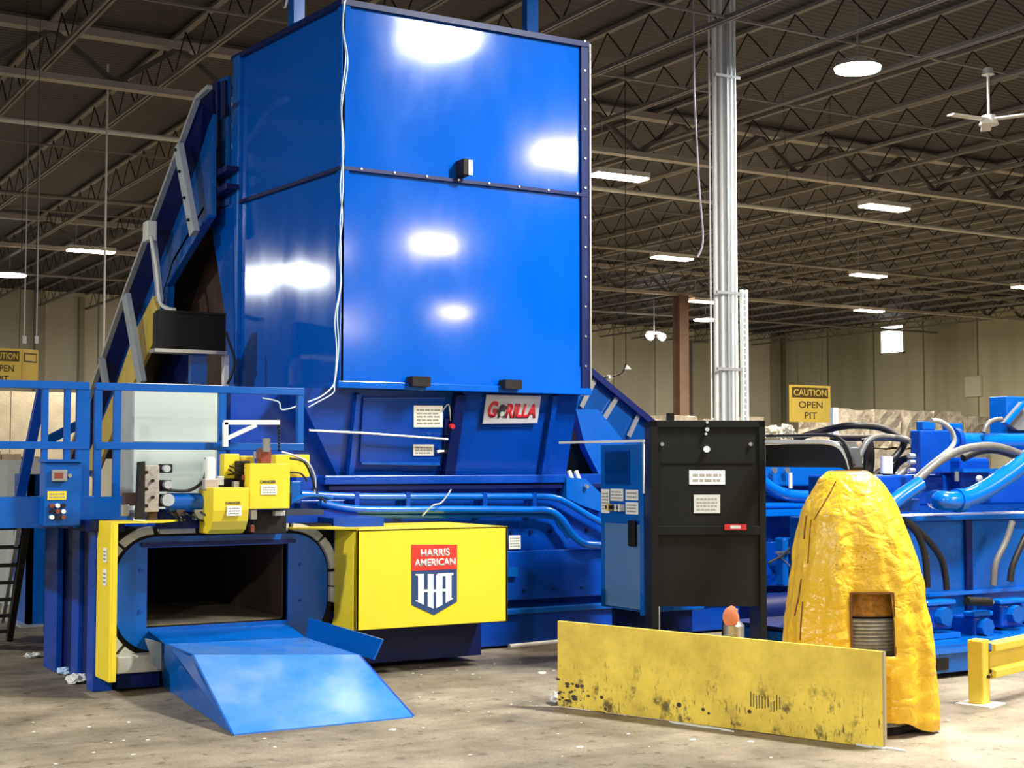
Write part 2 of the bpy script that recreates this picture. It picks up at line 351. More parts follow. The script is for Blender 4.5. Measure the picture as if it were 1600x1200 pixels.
# roof joists, one object each
JX = [6.9+1.9*k for k in range(-9, 23)]
for x in JX:
    b = MB(); y0, y1 = -14.0, 58.1
    b.box(x-.05, x+.05, y0, y1, 8.33, 8.38)
    for s in (-.055, .015): b.box(x+s, x+s+.04, y0, y1, 7.74, 7.80)
    n = int((y1-y0)/1.1); jo = tag(struct(b.build('roof_joist', JOIST, origin=(x, 22, 7.74))), None, None, 'open web roof joists'); b = MB()
    for i in range(n):
        ya = y0+i*1.1; b.bar((x, ya, 7.78), (x, ya+.55, 8.33), .017); b.bar((x, ya+.55, 8.33), (x, ya+1.1, 7.78), .017)
    b.build('web', WEBM, jo)
for Y in (4.6, 22.4, 40.3):
    b = MB(); b.box(-16, 50.4, Y-.12, Y+.12, 8.22, 8.34); b.box(-16, 50.4, Y-.1, Y+.1, 7.46, 7.56)
    go = tag(struct(b.build('roof_girder', BRIGHTJ, origin=(17, Y, 7.46))), None, None, 'roof girders'); b = MB()
    for i in range(33):
        x = -16+i*2; b.bar((x,Y,7.55), (x+1,Y,8.25), .08); b.bar((x+1,Y,8.25), (x+2,Y,7.55), .08)
    b.build('web', mat('girder_web_grey', (.10,.09,.08), .7), go)
for Y, z in ((25.2, 7.42), (33, 7.6), (12.5, 7.66), (47, 7.6)):
    tag(MB().cyl((-20, Y, z), (50.3, Y, z), .05, 8).build('sprinkler_pipe', WHITE if Y == 25.2 else JOIST), {25.2:'thin white pipe under the roof just beyond the nearest girder', 33:'grey pipe crossing under the roof joists between two girders', 12.5:'grey pipe crossing the roof nearest above the blue hopper', 47:'grey pipe crossing under the roof close to the back wall'}[Y], 'pipe', 'pipes under the roof')
# bridging rods between joists (short cross members)
for k, Y in enumerate((15.5, 18.8, 28.5, 36.0)):
    b = MB()
    b.bar((-10, Y, 7.78), (50, Y, 7.78), .035)
    tag(struct(b.build('trim_%d' % (k+1), JOIST)), None, None)
# ---------------- columns
cy = 16.1; cx = xY(1136, cy)
col = thing('white_column', 'tall white steel column strapped with conduits behind the black cabinet', 'column', (cx, cy, 0))
MB().box(cx-.11, cx+.12, cy-.12, cy+.12, 0, 8.3).build('shaft', COLW, col)
MB().box(cx-.3, cx+.3, cy-.25, cy+.25, 0, .05).build('base_plate', GALV, col)
for i, (dx, r, dy) in enumerate(((-.285,.014,0), (-.225,.034,-.04), (-.155,.028,-.1), (-.09,.02,-.15), (-.02,.02,-.15), (.05,.024,-.15))):
    MB().cyl((cx+dx, cy+dy-.02, 0), (cx+dx, cy+dy-.02, 8.42), r, 12).build('conduit', COLW if i != 3 else GALV, col, smooth=True)
for py in (125, 460, 578):
    z = zY(1130, py, cy); MB().box(cx-.31, cx+.14, cy-.20, cy-.17, z-.02, z+.02).build('strap', GALV, col)
z0, z1 = zY(1165, 665, cy), zY(1165, 453, cy); xa, xb = xY(1160, cy), xY(1169, cy)
b = MB(); b.box(xa, xa+.02, cy-.03, cy+.03, z0, z1).box(xb-.035, xb, cy-.03, cy+.03, z0, z1)
n = 22
for i in range(n): z = z0+(z1-z0)*(i+.5)/n; b.box(xa+.02, xb-.035, cy-.01, cy+.01, z-.012, z+.012)
br = b.build('slotted_channel', COLW, col)
for py in (460, 578): z = zY(1150, py, cy); MB().box(cx+.1, xb, cy-.02, cy+.02, z-.015, z+.015).build('channel_arm', GALV, br)
x2, y2 = xY(1065, 40.3), 40.3
b = MB(); b.box(x2-.2, x2+.2, y2-.2, y2-.17, 0, 7.46).box(x2-.2, x2+.2, y2+.17, y2+.2, 0, 7.46).box(x2-.02, x2+.02, y2-.17, y2+.17, 0, 7.46)
tag(b.build('brown_column', mat('column_brown_primer', (.25,.16,.12), .6, noise=.35, nscale=1.5)), 'far brown steel column between the hopper and the white column', 'column')
# pale door leaf region on the back wall
a = pY(1080, 535, 58.1); c = pY(1110, 650, 58.1)
d1 = struct(MB().box(a.x, c.x, 58.05, 58.2, 0, a.z).build('door_1', mat('pale_door', (.66,.62,.46), .6))); MB().box(a.x-.1,a.x,58.0,58.2,0,a.z+.1).build('jamb', JOIST, d1)
for k, (xx, w_) in enumerate(((123, .18), (58, .35), (1213, .4))):
    x = xY(xx, 58); struct(MB().box(x-w_/2, x+w_/2, 57.8, 58.2, 0, 8.2).build('trim_%d' % (k+10), mat('pilaster', (.42,.38,.28), .7)))
p = pX(1521, 604, 50.4)
tag(MB().box(50.35, 50.48, p.y-.45, p.y+.45, p.z-.45, p.z+.45).build('wall_board', mat('pale_board', (.62,.64,.52), .6)), 'small pale square board on the right wall', 'board')
# ================================================================== LIGHTS
def area(parent, P, sx, sy, W, col, shape='RECTANGLE'):
    l = bpy.data.lights.new('lamp_light', 'AREA'); l.shape = shape; l.size = sx; l.size_y = sy; l.energy = W; l.color = col
    o = bpy.data.objects.new('lamp_light', l); COL.objects.link(o); o.parent = parent; o.location = Vector(P)-Vector(parent['_o']); return o
def troffer(P, label, W=LAMP_W*2.2, L=1.25, warm=(1.0,.86,.66)):
    x, y, z = P
    t = thing('tube_light', label, 'ceiling light', (x, y, z), 'long warm ceiling lights')
    MB().box(x-L/2, x+L/2, y-.2, y+.2, z+.02, z+.12).build('housing', WHITE, t)
    MB().box(x-L/2+.02, x+L/2-.02, y-.18, y+.18, z-.02, z+.02).build('diffuser', GW, t)
    MB().cyl((x-.4,y,z+.1),(x-.4,y,8.42),.01,6).build('hanger', GALV, t); MB().cyl((x+.4,y,z+.1),(x+.4,y,8.42),.01,6).build('hanger', GALV, t)
    area(t, (x, y, z-.03), L-.05, .34, W, warm)
def highbay(P, label, W=LAMP_W, r=.34):
    x, y, z = P
    t = thing('round_light', label, 'ceiling light', (x, y, z), 'round white ceiling lights')
    MB().cyl((x,y,z+.02),(x,y,z+.12),r,32,r*.75).build('housing', WHITE, t, smooth=True); MB().cyl((x,y,z-.02),(x,y,z+.02),r*.95,32).build('lens', GC, t)
    MB().cyl((x,y,z+.1),(x,y,8.42),.015,6).build('hanger', GALV, t)
    area(t, (x, y, z-.03), r*1.8, r*1.8, W, (.97,1.0,.98), 'DISK')
LZ = 7.3
troffer(pZ(967,277,LZ), 'long warm light just right of the hopper, the largest tube in view')
troffer(pZ(1382,325,LZ), 'long warm light straight below the big round white light')
troffer(pZ(1050,404,LZ), 'long warm light between the hopper and the white column, under the hanging cord')
troffer(pZ(1357,431,LZ), 'warm light second lowest of the row above the bright window')
troffer(pZ(1358,486,LZ), 'small warm light lowest of the row, just above the bright window')
troffer(pZ(142,393,LZ), 'long warm light left of the conveyor, at the end of a thin pipe')
troffer(pZ(1101,472,LZ), 'small light half hidden by the white column, upper of two', L=1.2)
troffer(pZ(1606,450,LZ), 'warm light cut by the picture edge on the right', L=1.2)
highbay(pZ(1340,108,LZ), 'big round white light high on the right')
highbay(pZ(15,430,LZ), 'round white light at the far left edge', r=.5)
highbay(pZ(1103,500,LZ), 'small round white light half hidden by the white column, lower of two', r=.5)
def mirror(px, py, P0, n):     # where a ceiling lamp must hang to be mirrored at this spot of a glossy face
    d = ray(px, py); n = Vector(n).normalized(); P0 = Vector(P0); h = O + d*((P0-O).dot(n)/d.dot(n)); r = d - n*(2*d.dot(n)); q = h + r*((LZ-h.z)/r.z); return (q.x, q.y, LZ)
def mirY(px, py): return mirror(px, py, (5, 10.9, 3), (0,-1,0))
def mirX(px, py): return mirror(px, py, (4.80, 10.9, 3), (-2.05,-.20,0))
BEH = 'light behind the viewpoint, mirrored '
highbay((8.2, 6.1, LZ), 'ceiling light above the viewpoint, mirrored by hopper and ramp', W=LAMP_W*1.6, r=.42)
highbay(mirY(690,55), BEH+'at the top of the hopper front', W=LAMP_W*1.8, r=.45)
troffer(mirY(885,240), BEH+'near the right edge of the hopper front', W=LAMP_W*1.6)
troffer(mirY(677,380), BEH+'in the middle of the lower hopper front', W=LAMP_W*2.0)
troffer(mirY(708,488), BEH+'low on the hopper front', W=LAMP_W*2)
troffer(mirY(540,505), BEH+'beside the front corner of the hopper', W=LAMP_W*2)
highbay(mirX(470,428), 'light off to the left, mirrored low on the hopper side', W=LAMP_W*2, r=.42)
highbay(mirX(385,436), 'light off to the left, mirrored by the back edge of the hopper side', W=LAMP_W*2, r=.3)
for k, (x, y) in enumerate(((-6, 8), (-6, -4), (4, -8), (13, 9.5), (15,-14), (-14, 22))):  # unseen fill lamps added to brighten the scene
    (highbay if k < 2 else troffer)((x, y, LZ), 'fill light added outside the picture, '+('off to the left of the platform','behind the viewpoint to the left','far behind the viewpoint','above the hydraulic unit','behind the viewpoint to the right','far off to the left')[k], W=LAMP_W*(3.4 if k < 2 else 1.6))
def bolts(pts, r, m, par, d=(0,.03,0), n=8, name='bolt'):
    for p_ in pts: MB().cyl(p_, Vector(p_)+Vector(d), r, n).build(name, m, par)
# ================================================================== HOPPER + BALER
BX, BY = 6.0, 11.5
bal = thing('baler', 'huge blue two-ram baler with tall square hopper and yellow guards', 'baler', (BX, BY, 0))
XA, XB, YF, ZB, ZM, ZT = 4.80, 7.18, 10.9, 2.28, 4.04, 5.43
A = (XA, YF); B = (XB, YF); Cc = (XB, 13.1); D = (4.60, 12.95)
def off(k): return [(A[0]-k, A[1]-k), (B[0]+k, B[1]-k), (Cc[0]+k, Cc[1]+k), (D[0]-k, D[1]+k)]
hop = MB().ringz(off(0), off(-.02), ZB, ZT).build('hopper', HOPB, bal)
MB().ringz(off(.035), off(-.03), ZM-.018, ZM+.012).build('seam_flange', DBLUE, hop)
MB().ringz(off(.04), off(-.05), ZT-.03, ZT+.02).build('top_rim', DBLUE, hop)
MB().ringz(off(.05), off(-.03), ZB-.06, ZB).build('bottom_lip', HOPB, hop, bevel=.008)
MB().ringz(off(.012), off(-.03), ZB, ZB+.19).build('bottom_band', HOPB, hop)
b = MB(); b.box(XB-.045, XB+.045, YF-.03, YF+.02, ZB, ZT).build('corner_angle', DBLUE, hop)
MB().box(XB+.035, XB+.05, YF-.045, YF-.028, ZB, ZT).build('corner_edge', STEEL, hop)
b = MB(); b.box(XA-.02, XA+.045, YF-.03, YF, ZB, ZT).box(XA-.03, XA, YF-.03, YF+.06, ZB, ZT).build('corner_angle', HOPB, hop)
bolts([(XA+.15+i*(XB-XA-.25)/7, YF-.045, ZM+.002) for i in range(8)], .009, STEEL, hop)
bolts([(XB-.01, YF-.042, ZB+.2+i*.27) for i in range(12)], .010, STEEL, hop)
MB().prism([Vector((D[0]-.03,D[1]-.16,ZB)), Vector((D[0]+.02,D[1]-.16,ZB)), Vector((D[0]+.02,D[1],ZB)), Vector((D[0]-.035,D[1],ZB))], (0,0,ZT-ZB)).build('rear_corner_angle', PIPEB, hop, bevel=.01)
p = pY(728, 262, YF-.1)
sb = MB().box(p.x-.045, p.x+.035, YF-.14, YF-.0, p.z-.07, p.z+.07).build('sensor_box', DARK, hop, bevel=.005); MB().box(p.x+.0, p.x+.04, YF-.15, YF-.14, p.z-.07, p.z+.06).build('sensor_face', GALV, sb)
for px in (656, 800):
    x = xY(px, YF-.08); MB().box(x-.09, x+.08, YF-.12, YF-.0, ZB-.03, ZB+.05).build('lifting_pad', DARK, hop)
MB().box(xY(824,12.9)-.0, xY(842,12.9), 12.9, 13.0, ZT, ZT+1.1).build('mast', BLUE, hop)
b = MB(); q = pX(463, 15, 4.70); b.box(q.x-.05, q.x+.05, q.y-.07, q.y+.07, ZT, ZT+.5).build('mast_bracket', BLUE, hop)
b = MB(); b.tube([(q.x-.1,q.y-.1,ZT+.4),(q.x-.1,q.y,ZT+.15),(q.x-.1,q.y+.1,ZT+.3),(q.x-.1,q.y+.08,ZT+.6)], .012).build('lifting_hook', STEEL, hop)
# rear extension of the hopper where the conveyor enters
XE = 4.56
def polyX(X, pts, th): return [pX(x, y, X) for x, y in pts], (th, 0, 0)
b = MB(); b.prism(*polyX(XE, [(331,131),(356,118),(358,322),(331,332)], .03)).build('rear_panel', BLUE, hop)
b = MB(); b.prism(*polyX(XE-.03, [(330,131),(340,127),(341,322),(330,326)], .04)); b.prism(*polyX(XE-.03, [(346,127),(351,125),(352,180),(346,183)], .04)); b.build('rear_flange', DBLUE, hop)
for y in (270, 298):
    b = MB(); pts, e = polyX(XE-.10, [(330,y),(354,y-12),(354,y-4),(330,y+12)], .12); b.prism(pts, e).build('rear_shelf', DBLUE, hop)
b = MB(); b.prism(*polyX(XE, [(330,330),(364,318),(366,600),(357,600),(350,480),(330,350)], .03)).build('rear_skirt', HOPB, hop)
b = MB(); b.box(4.75, 4.8, 12.9, 15.0, 0.2, 3.95).build('added_dark_sheet', RUST, hop)  # added sheet, its brown standing for the dark background behind the conveyor
# tapered transition below the hopper
zt, zb = ZB-.06, zY(700, 742, 11.2)
tl, tr, bl_, br_ = xY(470, 11.0), xY(904, 11.0), xY(527, 11.22), xY(884, 11.22)
b = MB()
v = [b.v(p) for p in ((tl-.05,11.0,zt),(tr,11.0,zt),(tr,13,zt),(tl-.05,13,zt),(bl_,11.22,zb),(br_,11.22,zb),(br_,12.9,zb),(bl_,12.9,zb))]
for q in ((0,1,5,4),(1,2,6,5),(2,3,7,6),(3,0,4,7),(0,3,2,1),(4,5,6,7)): b.f([v[i] for i in q])
tr_o = b.build('transition_chute', BODYB, bal)
def tp(px, py, o=0.0):      # point on the sloped front of the transition
    n = Vector((0, -1, -(.22)/(zt-zb)*1.0)).normalized(); P0 = Vector((5, 11.0, zt)); n = Vector((0, (zt-zb), .22)); n.normalize(); n = -n if n.y > 0 else n
    d = ray(px, py); t = (P0-O).dot(n)/d.dot(n); return O + d*t + n*o
TN = (lambda a: a)(Vector((0, -(zt-zb), -.22)).normalized())
def tpoly(mb, pts, th): mb.prism([tp(x, y) for x, y in pts], TN*th); return mb
tpoly(MB(), [(553,614),(560,614),(548,740),(541,740)], .06).build('stiffener', BODYB, tr_o)
tpoly(MB(), [(707,614),(722,614),(704,742),(688,742)], .08).build('stiffener', DBLUE, tr_o)
tpoly(MB(), [(860,616),(868,616),(848,740),(841,740)], .06).build('stiffener', BODYB, tr_o)
d_ = tpoly(MB(), [(566,620),(694,620),(688,724),(560,722)], .025).build('access_door', BODYB, tr_o, bevel=.006)
tpoly(MB(), [(562,720),(684,722),(684,725),(562,723)], .045).build('door_sill', BLUE, d_)
MB().tube([tp(476,668,.09), tp(560,672,.09), tp(692,682,.09)], .012, smooth=0).build('latch_rod', STEEL, tr_o)
MB().box(tl, tr, 11.02, 11.10, zt-.03, zt).build('upper_flange', BLUE, tr_o)
def tstick(x0,y0,x1,y1, **k):
    P = tp(x0, y1, .03); u = (tp(x1,y1,.03)-P); up = tp(x0,y0,.03)-P; return sticker(P, u, up, u.length, up.length, tr_o, **k)
tstick(644,632,689,666, lines=5); tstick(643,693,675,710, lines=3)
b = MB(); P = tp(700, 662, .05); b.cyl(P, P+TN*.05, .02, 12).build('red_button', REDI, tr_o); 
b = MB(); b.prism([tp(692,652), tp(706,652), tp(704,700), tp(690,700)], TN*.045).build('switch_box', DBLUE, tr_o)
b = MB(); b.cyl(tp(680,705,.03), tp(704,702,.03), .018, 10).build('limit_switch', STEEL, tr_o)
b = MB(); b.tube([tp(688,640,.04), tp(697,630,.05), tp(700,655,.05)], .006).build('switch_wire', GALV, tr_o)
# gorilla sign
P = tp(751, 659, .03); U = tp(835, 659, .03)-P; V = tp(757, 616, .03)-P
u = U.normalized(); up = (V - u*V.dot(u)).normalized(); Wd, Hd = U.length, V.length
sg = MB().prism([tp(751,660,.03), tp(836,659,.03), tp(842,617,.03), tp(757,615,.03)], TN*.012).build('name_plate', SILV, tr_o)
nn = TN*.014
text('lettering', 'G', P+u*Wd*.06+up*Hd*.20+nn, u, up, Wd*.17, Hd*.60, REDI, sg, .003, .045, .15)
text('lettering', 'RILLA', P+u*Wd*.385+up*Hd*.19+nn, u, up, Wd*.57, Hd*.52, REDI, sg, .003, .045, .15)
# the letter O is a crouching ape figure: rounded back, head, arm, pale muzzle
def disc(mb, cx_, cy_, rx, ry, th, n=20):
    pts = [P+u*(Wd*(cx_+rx*math.cos(2*math.pi*i/n)))+up*(Hd*(cy_+ry*math.sin(2*math.pi*i/n)))+nn for i in range(n)]; mb.prism(pts, TN*th)
b = MB(); disc(b, .315, .50, .06, .19, .004); disc(b, .255, .42, .035, .09, .0045); disc(b, .36, .56, .05, .08, .0042); disc(b, .27, .28, .02, .10, .004); disc(b, .36, .28, .02, .10, .004); b.build('ape_emblem', INK, sg)
b = MB(); disc(b, .32, .34, .04, .09, .006); b.build('ape_face', mat('pale_grey_ink', (.5,.52,.47), .6), sg)
# body
XL, XR, YB = 4.50, 13.2, 11.0
zd = zb
body = MB().box(XL, XR, YB+.12, 13.0, .05, zd).build('main_body', BODYB, bal)
MB().box(XL+.2, xY(884,11.0), YB+.0, YB+.3, zd-.075, zd).build('deck_beam', BODYB, body, bevel=.008)
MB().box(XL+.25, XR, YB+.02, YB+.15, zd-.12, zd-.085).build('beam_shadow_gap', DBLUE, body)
def pY_(x, y, o=0.): return pY(x, y, YB-.0+o)
# lower plating with seams
zs = zY(865, 858, YB); zg1 = zY(865, 934, YB); zg2 = zY(865, 946, YB)
MB().box(XL, XR, YB+.02, YB+.15, zs, zd-.20).build('upper_side_plate', BODYB, body, bevel=.006)
MB().box(XL, XR, YB-.03, YB+.15, zg1, zs).build('lower_side_plate', BODYB, body, bevel=.012)
MB().box(XL, XR, YB-.03, YB+.2, 0.02, zg2-.03).build('base_skid', BODYB, body, bevel=.01)
MB().box(XL, XR, YB-.08, YB+.0, zg2-.05, zg2).build('skid_lip', BLUE, body, bevel=.008)
bolts([(xY(800, YB)+i*.2, YB-.0, zs+.16) for i in range(6)], .018, DBLUE, body); bolts([(xY(800, YB)+.1+i*.3, YB-.045, zg1+.08) for i in range(4)], .012, DBLUE, body)
# two painted pipes along the top, dropping to the operator cabinet
def pipe(pts, r, Yo_, name='hydraulic_pipe', m=PIPEB, par=None): return MB().tube([pY(x, y, Yo_) for x, y in pts], r, 12, smooth=5).build(name, m, par or body, smooth=True)
pipe([(470,772),(560,776),(700,776),(820,776),(862,777),(885,785),(915,803),(950,822)], .030, YB-.07)
pipe([(500,785),(560,796),(700,796),(820,797),(858,798),(878,812),(895,836),(915,850),(950,852)], .033, YB-.10)
pipe([(500,790),(530,800),(560,805),(700,806),(850,806),(875,822),(888,840)], .022, YB-.05)
for x in (560, 640, 760, 838): 
    q = pY(x, 786, YB-.12); MB().box(q.x-.02, q.x+.02, q.y+.02, q.y+.14, q.z-.085, q.z+.09).build('pipe_clamp', BODYB, body)
b = MB(); b.tube([pY(660,806,YB-.16), pY(676,790,YB-.2), pY(690,785,YB-.18), pY(705,765,YB-.17)], .007).build('loose_wire', GALV, body)
b = MB(); b.prism([pY(x, y, YB-.02) for x, y in ((885,746),(915,748),(940,772),(940,800),(910,790),(885,778))], (0,.1,0)).build('gusset_plate', BLUE, body)
b = MB(); q = pY(915, 760, YB-.03); b.cyl(q, q+Vector((0,-.03,0)), .02, 12).build('gusset_pin', STEEL, body)
for x in (889, 900): 
    q = pY(x, 736, YB); MB().bar(q, q+Vector((.04,0,-.09)), .03).build('white_tab', WHITE, body)
sticker(pY(794,858,YB-.0)+Vector((0,-.01,0)), (1,0,0), UP, .12, .12, body, lines=4)
MB().box(xY(793,YB-.06), xY(808,YB-.06), YB-.07, YB+.0, zY(800,900,YB), zY(800,886,YB)).build('lug', BLUE, body)
# bale chamber with ejection opening
CX0, CX1, YO, YK = 2.67, 4.5, 10.36, 13.2
hx0, hx1 = pY(230, 900, YO).x, pY(450, 900, YO).x
hz0, hz1 = zY(340, 975, YO), zY(340, 853, YO)
ox0, ox1 = pY(180, 900, YO).x, pY(511, 900, YO).x; oz0, oz1 = zY(200, 1020, YO), zY(340, 836, YO)
ch = MB(); ZC = 1.14
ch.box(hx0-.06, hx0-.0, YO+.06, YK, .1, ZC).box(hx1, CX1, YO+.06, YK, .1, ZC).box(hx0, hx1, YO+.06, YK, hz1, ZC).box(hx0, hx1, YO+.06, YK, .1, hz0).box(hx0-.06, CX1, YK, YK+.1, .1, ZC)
chm = ch.build('bale_chamber', mat('shaded_chamber_steel', (.006,.006,.010), .7, spec=.1), bal)  # near-black colour puts the darkness inside the opening into the steel
MB().box(hx0, hx1, YO+.1, YK, hz0-.01, hz0+.015).build('chamber_floor', mat('worn_floor_steel', (.20,.17,.12), .5, .4, noise=.4, nscale=4), chm)
MB().box(hx1-.012, hx1, YO+.1, YK-.4, hz0, hz1).build('wear_plate', RUST, chm)
# front frame: rounded outer shape with rectangular hole
def rrect(x0, x1, z0, z1, r, n=8):
    pts = []
    for cx_, cz_, a0 in ((x1-r, z0+r, -90), (x1-r, z1-r, 0), (x0+r, z1-r, 90), (x0+r, z0+r, 180)):
        for i in range(n+1): a = math.radians(a0+90*i/n); pts.append((cx_+r*math.cos(a), cz_+r*math.sin(a)))
    return pts
outer = rrect(ox0, ox1, oz0, oz1, .30); N_ = len(outer)
inner = []
for (x, z) in outer:      # match each outer point to the nearest point of the rectangular hole
    inner.append((min(max(x, hx0), hx1), min(max(z, hz0), hz1)))
def snap(i):
    k = i//9; cs = ((hx1,hz0),(hx1,hz1),(hx0,hz1),(hx0,hz0)); return cs[k]
inner = [snap(i) for i in range(N_)]
b = MB(); o0 = [b.v((x, YO, z)) for x, z in outer]; o1 = [b.v((x, YO+.1, z)) for x, z in outer]
cor = [(hx1,hz0),(hx1,hz1),(hx0,hz1),(hx0,hz0)]; i0 = [b.v((x, YO, z)) for x, z in cor]; i1 = [b.v((x, YO+.1, z)) for x, z in cor]
for k in range(4):
    for i in range(8): b.f([o0[k*9+i], o0[k*9+i+1], i0[k]])
    j = (k*9+9) % N_; b.f([o0[k*9+8], o0[j], i0[(k+1)%4], i0[k]]); b.f([i0[k], i0[(k+1)%4], i1[(k+1)%4], i1[k]])
for i in range(N_): j = (i+1)%N_; b.f([o0[i], o1[i], o1[j], o0[j]])
frm = b.build('opening_frame', BLUE, chm)
bolts([(x, YO-.012, z) for x, z in ((hx0-.05,hz1-.16),(hx0-.05,hz0+.12),(hx1+.10,hz1-.16),(hx1+.10,hz0+.14))], .014, BODYB, frm, (0,.012,0), 6, 'frame_bolt')
MB().box(hx0-.05, hx1+.05, YO-.03, YO, hz1+.01, hz1+.035).build('top_trim', DBLUE, frm)
# backing behind the wire track + white track segments
b = MB()
for q4 in ((ox0-.12, hx0, .1, ZC), (hx1, 4.5, .1, ZC), (hx0, hx1, hz1, ZC), (hx0, hx1, .1, hz0)): b.box(q4[0], q4[1], YO+.03, YO+.06, q4[2], q4[3])
b.build('track_backing', DARK, chm)
trk0 = rrect(ox0-.035, ox1+.02, oz0-.035, oz1+.02, .32, 8); trk1 = rrect(ox0-.095, ox1+.08, oz0-.10, oz1+.075, .37, 8)
def seg(i, j_list, f0=.06, f1=.94):
    b = MB(); 
    A_ = [Vector((trk0[k%N_][0], YO-.02, trk0[k%N_][1])) for k in j_list]; B_ = [Vector((trk1[k%N_][0], YO-.02, trk1[k%N_][1])) for k in j_list]
    A2 = A_[:]; B2 = B_[:]
    A2[0] = A_[0].lerp(A_[1], f0*1); B2[0] = B_[0].lerp(B_[1], f0); A2[-1] = A_[-2].lerp(A_[-1], f1); B2[-1] = B_[-2].lerp(B_[-1], f1)
    b.prism(A2 + B2[::-1], (0,.06,0)).build('wire_track_segment', TRACKM, chm)
seg(0, [9,10,11,12,13], .3); seg(1, [13,14,15,16,17], .25); seg(2, [18,19,20,21,22], .25); seg(3, [22,23,24,25,26], .25)
seg(4, [8,9], .02, .5); seg(5, [8,9], .55, .97)
seg(6, [17,18], .03, .30); seg(7, [17,18], .62, .68); seg(8,[17,18], .72,.97); seg(9, [27,28,29,30,31], .25); seg(10, [31,32,33,34,35], .25)
b = MB(); zf = pY(215, 1020, YO).z
b.box(ox0-.02, pY(250,1030,YO-.05).x, YO-.16, YO, zf-.12, zf-.0).build('track_shoe', TRACKM, chm, bevel=.01)
MB().box(ox0+.0, ox0+.3, YO-.1, YO+.02, 0.02, zf-.12).build('shoe_support', DBLUE, chm)
# left side columns of the chamber
b = MB(); b.box(CX0-.0, CX0+.14, YO-.02, YO+.16, 0, 1.2).build('corner_column', BODYB, chm, bevel=.006)
MB().box(CX0-.0, CX0+.05, 11.45, 11.85, 0, 1.12).build('rear_column', BODYB, chm, bevel=.006)
MB().box(CX0+.03, CX0+.1, 10.9, 11.1, 0.02, 1.12).build('middle_rib', BODYB, chm, bevel=.006)
MB().box(CX0+.06, CX0+.12, YO, 11.9, 0.02, 1.12).build('side_sheet', DBLUE, chm)
MB().box(CX0-.04, CX0+.2, YO-.06, 11.95, 1.12, 1.2).build('side_beam', DBLUE, chm)
MB().box(CX0+.1, 4.5, YO+.3, 11.9, 1.14, 1.2).build('top_plate', BODYB, chm)
# yellow guards
g = MB(); g.box(2.685, 2.70, 9.98, YO-.03, .11, 1.19).box(2.70, 2.735, 9.98, 9.995, .11, 1.19)
gl = lab(g.build('left_guard', YEL, bal, bevel=.003), 'tall narrow yellow guard plate')
b = MB(); b.prism([(2.69,9.98,1.19),(3.05,9.98,1.19),(3.36,YO-.04,1.19),(2.69,YO-.04,1.19)], (0,0,.012)).build('guard_top', YEL, gl)
sticker((2.683,10.15,.92), (0,-1,0), UP, .09, .1, gl, lines=3); sticker((2.683,10.15,.76), (0,-1,0), UP, .09, .11, gl, lines=3)
gx0, gx1 = 4.50, pY(793, 900, 9.92).x; gz0, gz1 = zY(560, 985, 9.92), zY(560, 828, 9.92)
g = MB(); g.box(gx0, gx1, 9.92, 9.94, gz0, gz1).box(gx0, gx0+.02, 9.92, YO-.03, gz0, gz1+.0).box(gx1-.02, gx1, 9.92, 10.97, gz0, gz1).box(gx0, gx1, 9.92, 10.97, gz1-.015, gz1)
gr = lab(g.build('right_guard', YEL, bal, bevel=.003), 'large yellow guard box with a red and navy shield badge')
b = MB(); b.prism([(4.12,YO-.05,gz1),(gx0+.02,9.92,gz1),(gx0+.02,YO+.03,gz1),(4.12,YO+.03,gz1)], (0,0,.012)).build('guard_top', YEL, gr)
b = MB(); b.prism([(gx0-.02,9.94,gz0),(gx0-.02,YO-.03,gz0),(gx0-.02,9.94,gz1-.1)], (.01,0,0)).build('guard_gusset', YEL, gr)
MB().box(gx0-.0, gx1, 10.35, 10.97, .05, gz0+.1).build('under_frame', DBLUE, chm)  # fills the gap under the guard, shade given by its dark colour
MB().box(gx0+.02, 4.95, 10.4, 11.1, .9, 1.18).build('chamber_shoulder', BODYB, chm)
# shield badge
yb = 9.918
def bp_(x, y): q = pY(x, y, yb); return q
def bpoly(pts, m, name, par, lift, th=.002): 
    q = [Vector((bp_(x, y).x, yb-lift, bp_(x, y).z)) for x, y in pts]; return MB().prism(q, (0,-th,0)).build(name, m, par)
sh = bpoly([(643,851),(714,851),(714,940),(678,961),(643,945)], NAVY, 'shield_badge', gr, 0)
bpoly([(643,851),(714,851),(714,889),(643,892)], REDB, 'badge_top', sh, .002)
bp0 = bp_(657, 870); text('lettering', 'HARRIS', (bp0.x, yb-.005, bp0.z), (1,0,0), UP, bp_(702,870).x-bp0.x, bp_(657,858).z-bp0.z, WHITE, sh, .002, .025)
bp0 = bp_(647, 885.5); text('lettering', 'AMERICAN', (bp0.x, yb-.005, bp0.z), (1,0,0), UP, bp_(711,885).x-bp0.x, bp_(647,874).z-bp0.z, WHITE, sh, .002, .025)
mono = MB()
for pts in ([(649,897),(662,897),(662,945),(649,939),(649,938),(653,938),(653,900),(649,899)], [(668,897),(677,897),(677,951),(668,947)], [(662,921),(682,921),(682,925),(662,925)],
            [(681,899),(684,896),(708,895),(708,898),(705,899),(705,934),(708,935),(696,942),(696,900),(691,900),(691,945),(681,950)], [(691,920),(696,920),(696,924),(691,924)]):
    mono.prism([Vector((bp_(x,y).x, yb-.003-(.0004 if len(pts) == 4 and pts[0][1] > 910 else 0), bp_(x,y).z)) for x, y in pts], (0,-.002,0))
mono.build('monogram', WHITE, sh)
